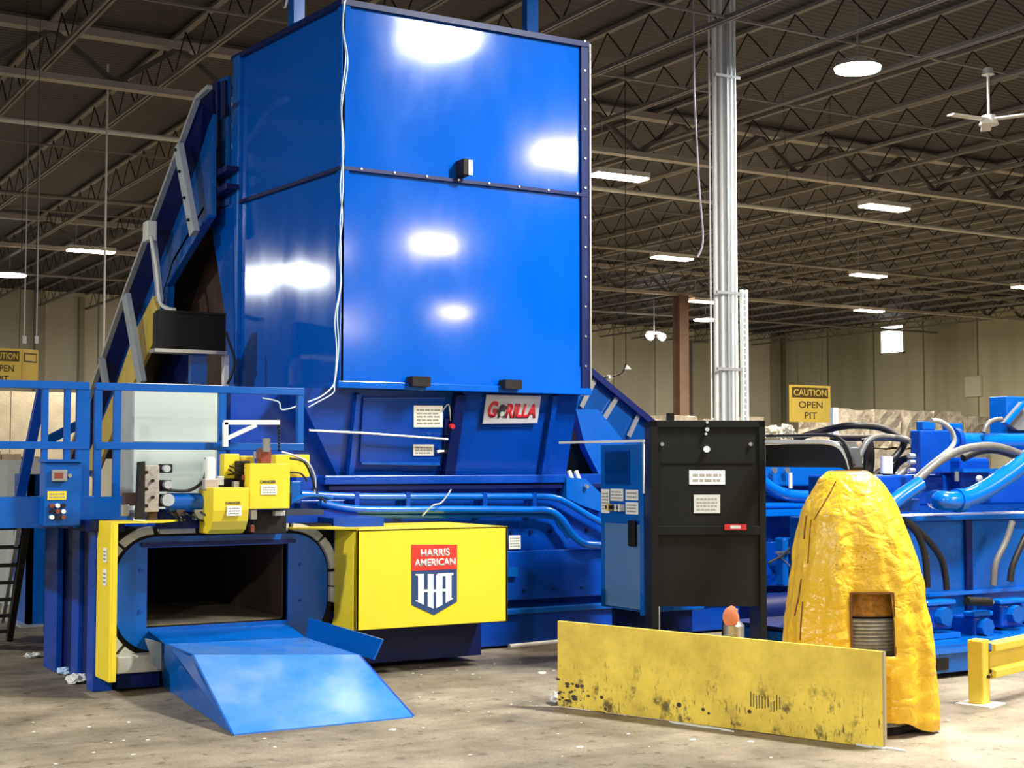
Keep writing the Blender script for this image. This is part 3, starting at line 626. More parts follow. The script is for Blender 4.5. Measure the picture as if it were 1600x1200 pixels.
# sloped ram hood on the right behind the hopper
hd = MB().prism([pY(x, y, 12.0) for x, y in ((900,566),(1040,680),(1040,700),(950,700),(900,650))], (0,.9,0)).build('ram_hood', mat('hood_blue_paint', (.0,.06,.26), .22, noise=.3, nscale=2), bal)
MB().bar(pY(905,566,11.95), pY(1045,682,11.95), .06, .06).build('hood_rim', DBLUE, hd)
for (x0,y0,x1,y1) in ((932,588,908,636), (968,615,940,660), (1000,643,982,682)):
    MB().bar(pY(x0,y0,11.97), pY(x1,y1,11.97), .014, .05).build('hood_rib', STEEL, hd)
MB().prism([pY(x, y, 11.9) for x, y in ((900,640),(935,640),(975,690),(975,760),(940,750),(915,700))], (0,.1,0)).build('hood_side', BLUE, hd)
MB().box(xY(884,12.2), xY(1015,12.2), 12.2, 12.4, zY(900,760,12.2), zY(900,690,12.2)).build('dark_gap_filler', mat('dark_gap_green', (.02,.03,.025), .6), hd)  # added dark box standing for the dark seen through the gap
# right-hand continuation: cylinder housing behind the yellow cover
MB().tube([pY(1190,752,10.9), pY(1215,768,10.9), pY(1245,775,10.9), pY(1300,775,10.9)], .06, 14).build('hydraulic_pipe', PIPEB, body, smooth=True)
pipe([(1190,790),(1300,790),(1420,790)], .03, 10.9)
MB().box(xY(1190,10.8), xY(1350,10.8), 10.8, 11.0, zY(1220,806,10.8), zY(1220,796,10.8)).build('ledge', PIPEB, body)
for x in (1222, 1234): MB().box(xY(x-4,10.9), xY(x+4,10.9), 10.85, 11.0, zY(x,860,10.9)-.35, zY(x,840,10.9)).build('cylinder_lug', BLUE, body, bevel=.02)
MB().box(xY(1190,10.9), xY(1340,10.9), 10.95, 11.2, zY(1220,760,10.9), zY(1220,722,10.9)).build('valve_block', BLUE, body, bevel=.02)
b = MB(); b.tube([pY(1200,880,10.8), pY(1222,868,10.8), pY(1240,850,10.8)], .012).build('thin_hose', RUBB, body)
b = MB(); b.bar(pY(1212,863,10.85), pY(1240,863,10.85), .02).bar(pY(1212,863,10.85), pY(1240,890,10.85), .014).build('bracket', STEEL, body)
b = MB(); q = pY(1205, 960, 10.8); b.cyl(q+Vector((-.25,0,0)), q+Vector((.25,0,0)), .2, 20).build('ram_end', DBLUE, body, smooth=True)
for x in (1208, 1228): q = pY(x, 735, 10.9); MB().cyl(q, q+Vector((0,-.03,.0)), .03, 10).build('fitting', STEEL, body)
q = pY(1234, 750, 10.85); MB().box(q.x-.015, q.x+.015, q.y-.02, q.y, q.z-.08, q.z+.07).build('sight_gauge', WHITE, body)
# rope/cable down the hopper corner
pts = [(541,-6),(536,40),(540,90),(534,160),(537,230),(532,290),(536,340),(530,390),(534,440),(527,490),(530,540),(525,590),(518,606),(500,620),(482,628)]
C1 = [pY(x+random.uniform(-1,1), y, YF-.10-(.06 if y > 600 else 0)) for x, y in pts]; C2 = [pY(x+random.uniform(-5,4), y+8, YF-.11-(.06 if y > 600 else 0)) for x, y in pts]
cb = MB().tube(C1, .006, 6).tube(C2, .005, 6)
tag(cb.build('twisted_cable', mat('pale_cable', (.62,.74,.80), .4)), 'pale twisted cable running down the front corner of the hopper', 'cable')
b = MB(); b.tube([pY(410,622,10.85), pY(435,628,10.8), pY(440,640,10.8), pY(460,636,10.8), pY(470,628,10.85)], .006)
tag(b.build('loose_string', mat('pale_cable', (0,0,0))), 'loose pale string caught under the hopper lip left of its corner', 'string')
# ================================================================== CONVEYOR
XC = 4.42
cv = thing('infeed_conveyor', 'steep blue conveyor rising behind the platform to the top of the hopper', 'conveyor', (4.9, 15.5, 0))
top = [(331,140),(312,157),(291,214),(242,347),(200,458),(166,556),(130,660),(100,745)]
mid = [(333,178),(322,205),(306,262),(262,378),(226,470),(196,552),(160,650),(128,745)]
low = [(333,338),(333,338),(318,362),(270,443),(246,520),(208,600),(172,690),(150,745)]
T = [pX(x, y, XC-.16) for x, y in top]; M_ = [pX(x, y, XC) for x, y in mid]; L_ = [pX(x, y, XC) for x, y in low]
def strip(mb, Aa, Bb, th):
    for i in range(len(Aa)-1):
        mb.prism([Aa[i], Aa[i+1], Bb[i+1], Bb[i]], (th,0,0))
b = MB(); strip(b, M_, L_, .03); sw = b.build('side_wall', BLUE, cv)
b = MB(); strip(b, T, M_, .03); b.build('shaded_flare', DBLUE, sw)  # band tilted out and coloured deep blue to show the shaded inner hood
b = MB()
for i in range(len(T)-1): b.bar(T[i]+Vector((-.02,0,.02)), T[i+1]+Vector((-.02,0,.02)), .05, .04)
b.build('edge_strip', GALV, sw)
b = MB(); ofs = Vector((1.9, 0, 0)); strip(b, [p+ofs for p in M_], [p+ofs for p in L_], .03); b.build('side_wall', BLUE, cv)
b = MB()
for i in range(2, len(L_)-1): b.prism([L_[i]+Vector((0,0,.25)), L_[i+1]+Vector((0,0,.25)), L_[i+1]+Vector((1.9,0,.25)), L_[i]+Vector((1.9,0,.25))], (0,0,-.04))
b.build('belt', RUBB, cv)
b = MB()
for i in range(1, len(L_)-1): b.bar(L_[i]+Vector((-.02,0,0)), L_[i+1]+Vector((-.02,0,0)), .06, .03)
b.build('lower_edge', HOPB, sw)
PG = mat('flange_grey_paint', (.42,.46,.52), .45, noise=.15)
for k, (a, c, w_) in enumerate((((279,228),(304,365),.14), ((237,350),(250,472),.06), ((197,462),(222,600),.15), ((159,560),(166,606),.12))):
    q0, q1 = pX(*a, XC-.22), pX(*c, XC-.14)
    o_ = MB().bar(q0, q1, w_, .06, up=(1,0,0)).build('flange_post', PG, cv, bevel=.005)
    if k == 0:
        b = MB()
        for f in (.05,.3,.6,.85): q = q0.lerp(q1, f); b.cyl(q+Vector((-.05,0,0)), q+Vector((-.025,0,0)), .016, 6)
        b.build('flange_bolt', DARK, o_)
q = pX(234, 362, XC-.25); MB().box(q.x-.05, q.x+.05, q.y-.08, q.y+.08, q.z-.1, q.z+.1).build('junction_box', WHITE, cv, bevel=.01)
b = MB(); b.tube([pX(x, y, XC-.3) for x, y in ((236,370),(245,420),(250,470),(262,482),(272,484))], .02).build('drive_conduit', WHITE, cv)
b = MB(); b.prism(*polyX(XC-.06, [(239,462),(246,485),(245,522),(207,601),(182,601),(210,520)], .04)); b.prism(*polyX(XC-.06, [(182,603),(206,603),(150,735),(128,735)], .04)); b.build('yellow_guard', BALY, cv)
b = MB(); b.prism(*polyX(XC+.3, [(246,522),(250,505),(300,505),(300,600),(212,600)], .05)).build('under_shroud', DBLUE, cv)
q = pX(263, 455, XC-.05); b = MB(); b.bar(pX(266,448,XC-.03), pX(264,482,XC-.03), .07).build('short_strut', BLUE, cv)
for x0, x1 in ((24, 46), (50, 71)):
    pass
q0 = pZ(22, 970, 0); q1 = pZ(70, 958, 0)
lg = MB().box(q0.x, q0.x+.05, q0.y-.6, q0.y+.1, 0, 1.5).box(q0.x, q1.x, q0.y-.6, q0.y-.5, 0, 1.5).build('support_leg', BLUE, cv)
MB().box(q0.x-.08, q1.x+.08, q0.y-.7, q0.y+.15, 0, .02).build('foot_plate', GALV, lg)
MB().bar(pD(66,608,14.2), pD(26,800,14.2), .09, .09).build('diagonal_leg', BODYB, cv)
MB().bar(pD(70,690,14.0), pD(140,655,14.4), .06, .08).build('brace', BLUE, cv)
# ================================================================== BLACK PANEL on blue frame by conveyor
bp1, bp2 = pY(245, 487, 12.3), pY(353, 549, 12.3)
bl = thing('black_cover_panel', 'wide black rectangular box standing between conveyor and hopper', 'panel', (bp1.x, 12.3, bp2.z))
MB().box(bp1.x, bp2.x, 12.3, 12.42, bp2.z, bp1.z).build('face', BLK, bl, bevel=.01)
MB().box(bp1.x-.02, bp2.x, 12.27, 12.45, bp2.z-.03, bp2.z).build('bottom_ledge', STEEL, bl)
MB().box(bp1.x+.02, bp2.x, 12.3, 12.42, bp1.z, bp1.z+.02).build('top_ledge', DARK, bl)
for x0, x1 in ((297, 322), (349, 356)):
    MB().box(xY(x0,12.35), xY(x1,12.35), 12.35, 12.43, 1.2, bp2.z-.03).build('stand_post', BLUE if x0 < 300 else WHITE, bl)
b = MB(); b.tube([pY(x, y, 12.1) for x, y in ((353,518),(358,535),(366,560),(362,585),(355,600))], .012).build('power_lead', RUBB, bl)
# ================================================================== grey cabinet behind rails
YG = 11.3
gc = thing('electrical_cabinet', 'grey-green double electrical cabinet behind the blue railing', 'cabinet', (pY(270,700,YG).x, YG, 1.2))
g0, g1 = pY(206, 700, YG).x, pY(341, 700, YG).x
zt_, zm_, zb_ = zY(270, 606, YG), zY(270, 697, YG), 1.2
MB().box(g0, g1, YG, YG+.45, zb_, zt_).build('case', GALV, gc, bevel=.01)
MB().box(g0+.01, g1-.01, YG-.02, YG, zm_+.03, zt_-.03).build('upper_door', GREYC, gc, bevel=.006)
MB().box(g0+.01, g1-.03, YG-.02, YG, zb_+.02, zm_-.03).build('lower_door', GREYC, gc, bevel=.006)
MB().box(g0-.02, g1+.02, YG-.03, YG+.5, zt_, zt_+.03).build('top_cap', WHITE, gc)
# ================================================================== PLATFORM
YP = 10.62
pf = thing('service_platform', 'blue steel platform with square-tube guard railing left of the hopper', 'platform', (2.6, 11.2, 0))
xl, x135, x155, x473 = pY(-40,700,YP).x, pY(137,700,YP).x, pY(148,700,YP).x, pY(473,700,YP).x
ztop = zY(240, 606, YP); zmid = zY(240, 697, YP)
tw = .055
def rail(x0, x1, z, name): return MB().box(x0, x1, YP-tw/2, YP+tw/2, z-tw/2, z+tw/2).build(name, BLUE, pf, bevel=.003)
rail(xl, x135, ztop, 'top_rail'); rail(x155, x473, ztop+.0, 'top_rail'); rail(xl, x135, zmid, 'mid_rail'); rail(x155, x473, zmid, 'mid_rail')
for px, w_ in ((69,.045), (104,.045), (124,.055), (134,.05), (152,.055), (182,.055), (346,.06), (468,.055)):
    x = pY(px, 700, YP).x; zlow = 1.14 if px < 400 else zmid; MB().box(x-w_/2, x+w_/2, YP-tw/2+.005, YP+tw/2-.005, zlow, ztop-.02).build('post', BLUE, pf, bevel=.006)
MB().box(xl, 2.72, YP-.04, YP+.04, zY(40,815,YP), zY(40,776,YP)).build('edge_beam', BLUE, pf, bevel=.006)
MB().box(xl, 4.55, YP+.04, 11.9, 1.2, 1.24).build('deck', mat('deck_plate', (.05,.06,.09), .5, .5), pf)
MB().box(xl, pY(196,790,YP).x, YP-.05, YP-.01, 1.15, zY(150,776,YP)).build('kick_plate', BLUE, pf)
MB().box(xl, xl+.05, YP, 11.9, ztop-.03, ztop+.03).build('side_rail', BLUE, pf)
# bracket arm (white) off the rail
b = MB(); b.bar(pY(350,660,10.5), pY(436,660,10.5), .035).bar(pY(352,660,10.5), pY(352,698,10.5), .035).bar(pY(354,685,10.5), pY(400,664,10.5), .03)
tag(b.build('bracket_arm', WHITE), 'white triangular bracket arm reaching right from the railing post', 'bracket')
b = MB()
for i in range(8): 
    q = pY(436, 666+i*5.2, 10.5); b.ball(q, .011)
b.cyl(pY(436,660,10.5), pY(436,706,10.5), .004, 6)
tag(b.build('hanging_chain', DARK), 'short dark chain hanging from the white bracket arm', 'chain')
# ladder
ld = thing('step_ladder', 'dark narrow-rung ladder going down from the left end of the platform', 'ladder', (2.0, 13.6, 0))
f0 = pZ(14, 1000, 0); t0 = pY(44, 806, 11.85)
dl = Vector((-.75, .0, 0))
for o_, m in ((Vector((0,0,0)), DARK), (dl, DARK)): MB().bar(f0+o_, t0+o_, .05, .14).build('stile', m, ld)
MB().bar(f0+Vector((-.06,0,.2)), t0+Vector((-.06,0,0)), .03, .1).build('stile_liner', GALV, ld)
for i in range(7):
    q = f0.lerp(t0, (i+.6)/7.2); MB().bar(q, q+dl, .04, .03).build('rung', DARK, ld)
# control box
cbx = thing('push_button_station', 'blue control box with gauge and push buttons on the platform edge', 'control box', (pY(105,820,10.45).x, 10.45, 1.1))
c0, c1 = pY(70,760,10.42).x, pY(127,760,10.42).x; zc0, zc1 = zY(100,822,10.42), zY(100,722,10.42)
MB().box(c0, c1, 10.42, 10.42+.17, zc0, zc1).build('case', BLUE, cbx, bevel=.01)
MB().box(c0-.01, c1+.01, 10.40, 10.6, zc1, zc1+.02).build('lid', BLUE, cbx)
q0, q1 = pY(80,752,10.41), pY(104,734,10.41); gg = MB().box(q0.x, q1.x, 10.38, 10.42, q0.z, q1.z).build('gauge', STEEL, cbx, bevel=.005)
MB().box(q0.x+.015, q1.x-.03, 10.376, 10.38, q0.z+.02, q1.z-.02).build('gauge_glass', COPP, gg)
q = pY(108, 743, 10.41); MB().cyl(q, q+Vector((0,-.03,0)), .014, 10).build('key_switch', STEEL, cbx)
sticker(Vector((pY(74,781,10.418).x, 10.418, pY(74,781,10.418).z)), (1,0,0), UP, .13, .06, cbx, m=YEL, lines=2)
for r_ in range(3):
    for c_ in range(3):
        q = pY(80+c_*9, 790+r_*9, 10.42); MB().cyl(q, q+Vector((0,-.03,0)), .016, 10).build('push_button', (COPP, WHITE, DARK)[(r_*2+c_)%3], cbx)
# ================================================================== TYING HEAD
th = thing('wire_tying_head', 'wire tying unit with yellow covers mounted above the bale opening', 'tying machine', (3.9, 10.3, 1.14))
YT = 10.05
def tb(x0,y0,x1,y1,Y,dp,name,m,par=None,bv=.006): return pxbox(MB(), x0,y0,x1,y1,Y,dp).build(name, m, par or th, bevel=bv)
uc = tb(390,724,453,795,YT,.3,'upper_cover',YEL)
q = pY(408,773,YT-.004); sticker(q, (1,0,0), UP, .12, .072, uc, lines=3, m=PAPER)
q = pY(407,755,YT-.004); text('lettering', 'DANGER', q, (1,0,0), UP, .12, .022, INK, uc, .002, .02)
# lower cover, curved underside
Yl = YT-.12
prof = [(0,0),(0,-.16),(.02,-.24),(.06,-.30),(.12,-.33),(.30,-.33),(.30,0)]
x0_, x1_ = pY(333,790,Yl).x, pY(389,790,Yl).x; z1_ = zY(360,762,Yl)
b = MB(); b.prism([(x0_, Yl+a, z1_+c) for a, c in prof], (x1_-x0_,0,0)).build('lower_cover', YEL, th, bevel=.006)
lc = th.children[-1]; q = pY(354,806,Yl-.004); sticker(q, (1,0,0), UP, .11, .07, lc, lines=3); q = pY(353,788,Yl-.004); text('lettering', 'DANGER', q, (1,0,0), UP, .11, .02, INK, lc, .002, .02)
tb(350,709,374,748,YT+.25,.1,'rear_cover',YEL); tb(375,712,398,742,YT+.3,.1,'rear_cover',RAILY); tb(430,710,484,746,YT+.28,.1,'rear_cover',YEL)
tb(376,720,391,765,YT+.12,.15,'gear_block',DARK); tb(408,700,424,724,YT+.15,.1,'solenoid',COPP)
q = pY(416,706,YT+.14); MB().cyl(q, q+Vector((0,0,.1)), .03, 12).build('solenoid_cap', STEEL, th)
tb(222,727,249,800,YT+.05,.06,'perforated_plate',mat('perforated_sheet', (.50,.44,.38), .5, .2, noise=.4, nscale=30))
b = MB()
for i in range(5):
    q = pY(228+ (i%2)*10, 738+i*13, YT+.05); b.cyl(q, q+Vector((0,-.02,0)), .012, 10)
b.build('plate_bolt', DARK, th)
pl = MB().prism([pY(x,y,YT-.02) for x,y in ((217,722),(227,721),(226,812),(213,812))], (0,.05,0)).build('black_lever', DARK, th)
tb(323,714,338,762,YT+.05,.1,'air_cylinder',WHITE,bv=.02); tb(320,748,342,766,YT+.03,.14,'cylinder_mount',mat('dull_pink_metal', (.45,.38,.36), .4, .3))
for (x,y,r) in ((258,732,.025),(260,757,.03),(260,781,.045)):
    q = pY(x,y,YT+.08); MB().cyl(q, q+Vector((0,-.05,0)), r, 14).build('roller', GALV, th, smooth=True)
tb(251,725,270,739,YT+.1,.06,'fitting',DARK); tb(251,750,268,768,YT+.1,.06,'fitting',DARK); tb(251,772,268,792,YT+.1,.06,'fitting',DARK)
b = MB(); b.tube([pY(x,y,YT+.1) for x,y in ((262,766),(290,767),(305,762),(318,750),(323,730),(322,715))], .012).build('air_hose', RUBB, th)
b = MB(); q0, q1 = pY(262,785,YT+.15), pY(318,785,YT+.15); b.cyl(q0, q1, .07, 18).build('wire_feed_cylinder', BLUE, th, smooth=True)
tb(316,766,324,798,YT+.1,.1,'end_cap',YEL); tb(250,795,330,826,YT+.2,.12,'base_block',DBLUE); tb(325,770,334,820,YT+.15,.1,'twister_frame',DARK)
tb(394,797,448,834,YT+.14,.15,'twister_block',DARK); tb(392,820,398,832,YT+.1,.04,'pin',COPP)
tb(195,770,214,790,YT+.15,.08,'rust_block',RUST); tb(190,788,202,806,YT+.1,.05,'air_valve',STEEL)
q = pY(207, 812, YT+.1); MB().cyl(q, q+Vector((.1,0,-.02)), .02, 10).build('air_valve', STEEL, th)
for k, pts in enumerate(([(453,716),(475,722),(487,745),(495,770),(510,785)], [(453,738),(470,740),(480,752)], [(452,786),(475,775),(500,774),(520,778)], [(440,706),(460,712),(480,722),(492,745),(492,770)])):
    MB().tube([pY(x,y,YT+.2) for x,y in pts], (.009,.007,.014,.008)[k]).build('cable', (RUBB,RUBB,PIPEB,GALV)[k], th)
b = MB()
rn = random.Random(3)
for k in range(7):
    x = 345+rn.uniform(0,45); y = 735+rn.uniform(-8,20); b.tube([pY(x,y,YT+.15), pY(x+12,y+rn.uniform(-6,6),YT+.1), pY(x+22,y+rn.uniform(-8,12),YT+.18)], .006, 6, 3)
b.build('wiring', RUBB, th)
tb(350,748,392,768,YT+.2,.12,'gear_case',DARK); tb(455,752,470,786,YT+.2,.1,'motor',BLUE)
rn = random.Random(14)
for k, (x0, y0, x1, y1, m_) in enumerate(((392,796,402,812,STEEL),(430,798,446,806,GALV),(338,800,346,822,STEEL),(304,796,318,812,GALV),(276,796,290,806,RUST),(340,744,350,758,GALV),(378,742,388,750,COPP),(366,752,374,762,STEEL),(232,800,246,812,RUST),(448,770,456,790,DARK))):
    tb(x0, y0, x1, y1, YT+.1-(.02*(k%2)), .06, 'small_fitting', m_, bv=.004)
for k in range(5):
    x = 262+k*13; MB().tube([pY(x, 800, YT+.08), pY(x+8, 806+rn.uniform(-4,8), YT+.04), pY(x+20, 812+rn.uniform(-6,8), YT+.1)], .007, 6, 4).build('hydraulic_line', RUBB, th)
for k, x in enumerate((212, 398)):
    q = pY(x, 716 if k else 806, YT+.1); MB().cyl(q, q+Vector((0,0,.05)), .012, 8).build('nipple', STEEL, th)
# filler blue structure right of head
MB().prism([pY(x,y,10.9) for x,y in ((420,830),(470,800),(520,795),(560,800),(560,830))], (0,.2,0)).build('shoulder_plate', BODYB, chm)
MB().box(pY(360,700,11.3).x, 5.0, 11.3, 12.5, 1.2, 2.2).build('rear_housing', BODYB, chm)
# ================================================================== RAMP
xr0, xr1, yr0, yr1 = 3.0, 4.13, 8.18, 10.30
zh = hz0-.03; ym = 9.62
rp = thing('bale_ramp', 'blue sloping steel ramp coming out of the bale opening', 'ramp', (3.55, 9.2, 0))
xm0 = xr0+.02
p_l0, p_r0 = pZ(366,1147,.01), pZ(645,1119,.01); 
q_l1, q_r1 = pZ(310,1030,zh), pZ(572,1010,zh-.02)
top_pts = [p_l0, p_r0]
b = MB()
zk = zh-.0
yk = 9.72
L0, R0 = Vector(p_l0), Vector(p_r0)
def onplane(px, py, a, b_, c): n = (b_-a).cross(c-a); d = ray(px, py); return O + d*((a-O).dot(n)/d.dot(n))
L1 = pZ(303,1023,.351); R1 = onplane(560,1023,L0,R0,L1); L2 = pZ(262,1006,.362); R2 = onplane(478,996,L1,R1,L2)
SL, SR = pZ(253,1070,0), Vector((R2.x, R2.y+.3, 0))
th_ = Vector((0,0,-.015))
b = MB(); b.prism([L0,R0,R1,L1], th_); dk = b.build('deck_plate', RAMPB, rp)
b = MB(); b.prism([L1,R1,R2,L2], th_); b.build('upper_plate', RAMPB, dk)
MB().prism([L2, R2, Vector((hx1-.02, YO+.05, hz0-.012)), Vector((hx0+.02, YO+.05, hz0-.012))], th_).build('apron_plate', BLUE, rp)
b = MB(); b.prism([L0, L1, L2, Vector((hx0+.02, YO-.02, hz0-.02)), Vector((SL.x, SL.y, .3)), SL], (-.012,0,0)).build('side_plate', BLUE, rp)
b = MB(); b.prism([R0, R1, R2, SR], (.015,0,0)).build('side_plate', BODYB, rp)
W1 = onplane(583,1031,L0,R0,L1)
b = MB(); b.prism([R2, W1, pD(597,999,W1.dot(FV)+.02), pD(483,966,R2.dot(FV)+.1)], (.012,-.004,0)).build('side_wing', BLUE, rp)
b = MB(); b.prism([pD(x, y, 10.25) for x, y in ((226,998),(252,1004),(252,1046),(240,1040))], (.01,.01,0)).build('corner_plate', mat('worn_blue_grey', (.22,.27,.34), .5, noise=.3), rp)
# ================================================================== OPERATOR CABINET
Pl, Pr = pD(938, 725, 12.3), pD(1008, 725, 11.75)
Pl.z = Pr.z = 0; uu = (Pr-Pl); Wc = uu.length; uu.normalize(); nv = Vector((-uu.y, uu.x, 0)); nv = nv if nv.dot(FV) > 0 else -nv
M = frame(Pl, uu, nv)
oc = thing('operator_console', 'tall blue control cabinet with screen, labels and black handle', 'control cabinet', tuple(Pl))
def zc(py, D_=12.0): return pD(975, py, D_).z
kz0, kz1, kzm = zc(953), zc(694), zc(815)
MB(M).box(0, Wc, 0, .6, kz0, kz1).build('case', BLUE, oc, bevel=.008)
fx = lambda px: (px-938)/(1008-938)*Wc
dr = MB(M).box(fx(948), fx(1004), -.02, 0, kz0+.02, zc(818)).build('lower_door', mat('satin_blue_painted_sheen', (.09,.19,.36), .2, .1, .4), oc, bevel=.005)  # door colour greyed to carry its reflection
MB(M).box(fx(988), fx(999), -.05, -.02, zc(852), zc(812)).build('handle', BLK, dr, bevel=.01)
MB(M).box(fx(946), fx(985), -.012, 0, zc(757), zc(704)).build('screen_bezel', BODYB, oc); MB(M).box(fx(948), fx(983), -.016, -.012, zc(755), zc(706)).build('screen', SCRG, oc)
MB(M).box(fx(1004), fx(1010), -.03, .02, kz0-.02, kz1).build('edge_strip', BLUE, oc)
MB(M).box(fx(1009.5), fx(1011.5), -.035, .0, zc(770), zc(690)).build('worn_edge', WHITE, oc)
MB(M).box(fx(874)-.0, fx(1013), -.04, .0, zc(691.5), zc(687.5)).build('top_rail', WHITE, oc)
MB(M).box(.02, .08, .1, .5, 0, kz0).build('stand_leg', DBLUE, oc); MB(M).box(Wc-.1, Wc-.04, .1, .5, 0, kz0).build('stand_leg', DBLUE, oc)
def stk(M_, u_, x0, y0, x1, y1, par, W=None, **k):
    a = M_ @ Vector((x0, -.002, y1)); return sticker(a, u_, UP, x1-x0, y0-y1, par, **k)
stk(M, uu, fx(940), zc(765), fx(953), zc(803), oc, lines=6); stk(M, uu, fx(955), zc(764), fx(975), zc(783), oc, lines=3)
stk(M, uu, fx(979), zc(765), fx(998), zc(781), oc, lines=2); stk(M, uu, fx(979), zc(784), fx(998), zc(803), oc, lines=3)
b = MB(M)
for i in range(4):
    x = fx(955+i*6); b.cyl((x, -.05, zc(793)), (x, 0, zc(793)), .016, 10)
b.build('selector_knobs', DARK, oc); 
for i in (0, 2, 3):
    x = fx(957+i*6); MB(M).box(x-.012, x+.012, -.05, -.0, zc(799), zc(788)).build('push_button', (SIGNY, COPP, WHITE, PAPER)[i], oc)
# ================================================================== BLACK CABINET
DB = 11.0
Pb = pD(1017, 725, DB); Pb.z = 0; M = frame(Pb, RV, FV)
bc = thing('black_cabinet', 'black steel cabinet on legs with white labels, behind the yellow floor plate', 'cabinet', tuple(Pb))
kb = DB/F*1.0
def bx_(px): return (px-1017)*DB/F
def bz(py): return pD(1100, py, DB).z
WB_ = bx_(1196)
fr = MB(M); fr.box(0, .055, 0, .5, 0, bz(657)).box(WB_-.05, WB_, 0, .5, 0, bz(657)).box(0, WB_, 0, .5, bz(668), bz(657)).box(0.05, WB_-.05, 0, .06, bz(836), bz(822))
fr.build('frame', BLK, bc, bevel=.004)
BP = mat('black_panel_satin', (.008,.008,.007), .42, 0, 0, spec=.22)
up_ = MB(M).box(.055, WB_-.05, .02, .4, bz(822), bz(668)).build('upper_panel', BP, bc)
MB(M).box(.055, WB_-.05, .03, .4, bz(948), bz(836)).build('lower_panel', BP, bc)
MB(M).box(.08, WB_-.08, .012, .02, bz(724), bz(722)).build('panel_seam', BLK, up_)
stk(M @ Matrix.Translation((0,.02,0)), RV, bx_(1077), bz(735), bx_(1133), bz(757), up_, lines=2)
stk(M @ Matrix.Translation((0,.02,0)), RV, bx_(1084), bz(773), bx_(1125), bz(802), up_, lines=4, m=mat('grey_label', (.50,.50,.45), .5))
rs = stk(M, RV, bx_(1131), bz(819), bx_(1165), bz(828), bc, lines=0, m=REDI); MB(M).box(bx_(1140), bx_(1156), -.009, -.006, bz(826), bz(821)).build('printing', WHITE, rs)
b = MB(M); q = ((1105,660,.01),(1105,671,.016),(1103,678,.01))
for x, y, r in q: b.cyl((bx_(x), -.015, bz(y)), (bx_(x), .02, bz(y)), r, 10)
b.build('hinge_screw', GALV, bc)
MB(M).cyl((bx_(1104), -.02, bz(702)), (bx_(1104), .02, bz(702)), .024, 16).build('round_knob', WHITE, bc)
for x in (1035, 1173): MB(M).cyl((bx_(x), .0, bz(694)), (bx_(x), .02, bz(694)), .015, 10).build('panel_screw', STEEL, bc)
MB(M).box(bx_(1044), bx_(1055), .05, .12, bz(657), bz(645)).build('top_knob', BLK, bc)
MB(M).box(bx_(1021), bx_(1030), .01, .1, 0, bz(948)).build('conduit', GALV, bc)
# wire guide arm from cabinet to above the cover
E0, E1 = pD(1196, 710, 10.95), pD(1318, 712, 9.3)
ar = thing('wire_guide_arm', 'black box-section arm with pale curved tube reaching over the yellow cover', 'arm', tuple(E0))
dd = (E1-E0); dd.z = 0; dd.normalize()
z_t, z_b = E0.z+.072, E0.z-.095
MB().prism([Vector((E0.x,E0.y,z_t)), Vector((E1.x,E1.y,z_t)), Vector((E1.x,E1.y,z_t))+dd*.07+Vector((0,0,-.04)), Vector((E1.x,E1.y,z_b))+dd*.14, Vector((E1.x,E1.y,z_b-.03))+dd*.13, Vector((E1.x,E1.y,z_b))-dd*.08, Vector((E0.x,E0.y,z_b))], Vector((dd.y,-dd.x,0))*-.08).build('beam', BP, ar, bevel=.004)
Pq = [pD(1198,690.5,10.8), pD(1250,690.5,10.05), pD(1292,691,9.5), pD(1313,699,9.35), pD(1325,718,9.25), pD(1330,738,9.2)]
MB().tube(Pq, .016, 10).build('guide_tube', WHITE, ar, smooth=True)
MB().tube([p+Vector((0,0,.045))+dd*.03*(i/3) for i, p in enumerate(Pq)], .012, 8).build('guide_cable', RUBB, ar, smooth=True)
MB().cyl(Pq[-1]+Vector((0,0,-.05)), Pq[-1]+Vector((0,0,.02)), .035, 12).build('nozzle', DARK, ar)
# ================================================================== YELLOW COVER
D0 = 8.95; Pc = pD(1336, 725, D0); Pc.z = 0; M = frame(Pc, RV, FV); k0 = D0/F
yc = thing('wire_spool_cover', 'tall bright yellow tarpaulin cover with a clear window', 'cover', tuple(Pc))
prof = [(736,30),(742,38),(748,46),(760,54),(780,65),(800,74),(850,88),(900,97),(950,103),(1000,109),(1050,111),(1118,112)]
cen = [(736,1324),(760,1328),(800,1327),(850,1331),(900,1334),(1000,1334),(1118,1336)]
def lerp(tab, y):
    for (a, b_), (c_, d_) in zip(tab, tab[1:]):
        if y <= c_: return b_+(d_-b_)*(y-a)/(c_-a)
    return tab[-1][1]
NA = 160; rows = 70; bmx = MB(M); G = []
from mathutils import noise as mn
for r_ in range(rows+1):
    y = 736+(1118-736)*(r_/rows)**1.25; w_ = lerp(prof, y)*k0; cx_ = (lerp(cen, y)-1336)*k0; z = pD(1336, y, D0).z
    ring = []
    for i in range(NA):
        a = 2*math.pi*i/NA
        e = 2.0+1.0*min(1,(y-736)/150); ca, sa = math.cos(a), math.sin(a); rr = 1/(abs(ca)**e+abs(sa)**e)**(1/e)
        dn = min(1, (y-742)/120)
        fold = .034*dn*mn.noise(Vector((ca*4, sa*4, z*.8)))+.014*mn.noise(Vector((ca*6+3, sa*6, z*7)))*dn + .02*math.sin(a*9+z*.7)*dn*min(1,(y-742)/250)
        cr_ = .008*abs(mn.noise(Vector((ca*11, sa*11, z*13+7))))
        R_ = 1 + (fold+cr_)/max(w_, .1)
        depth = .92
        zz = z + .03*math.sin(a*4+1)*(r_/rows if r_ == rows else 0) + (.02*math.sin(a*3) if r_ == rows else 0)
        ring.append(bmx.v((cx_+w_*rr*ca*R_*.985, w_*rr*sa*R_*depth, zz)))
    G.append(ring)
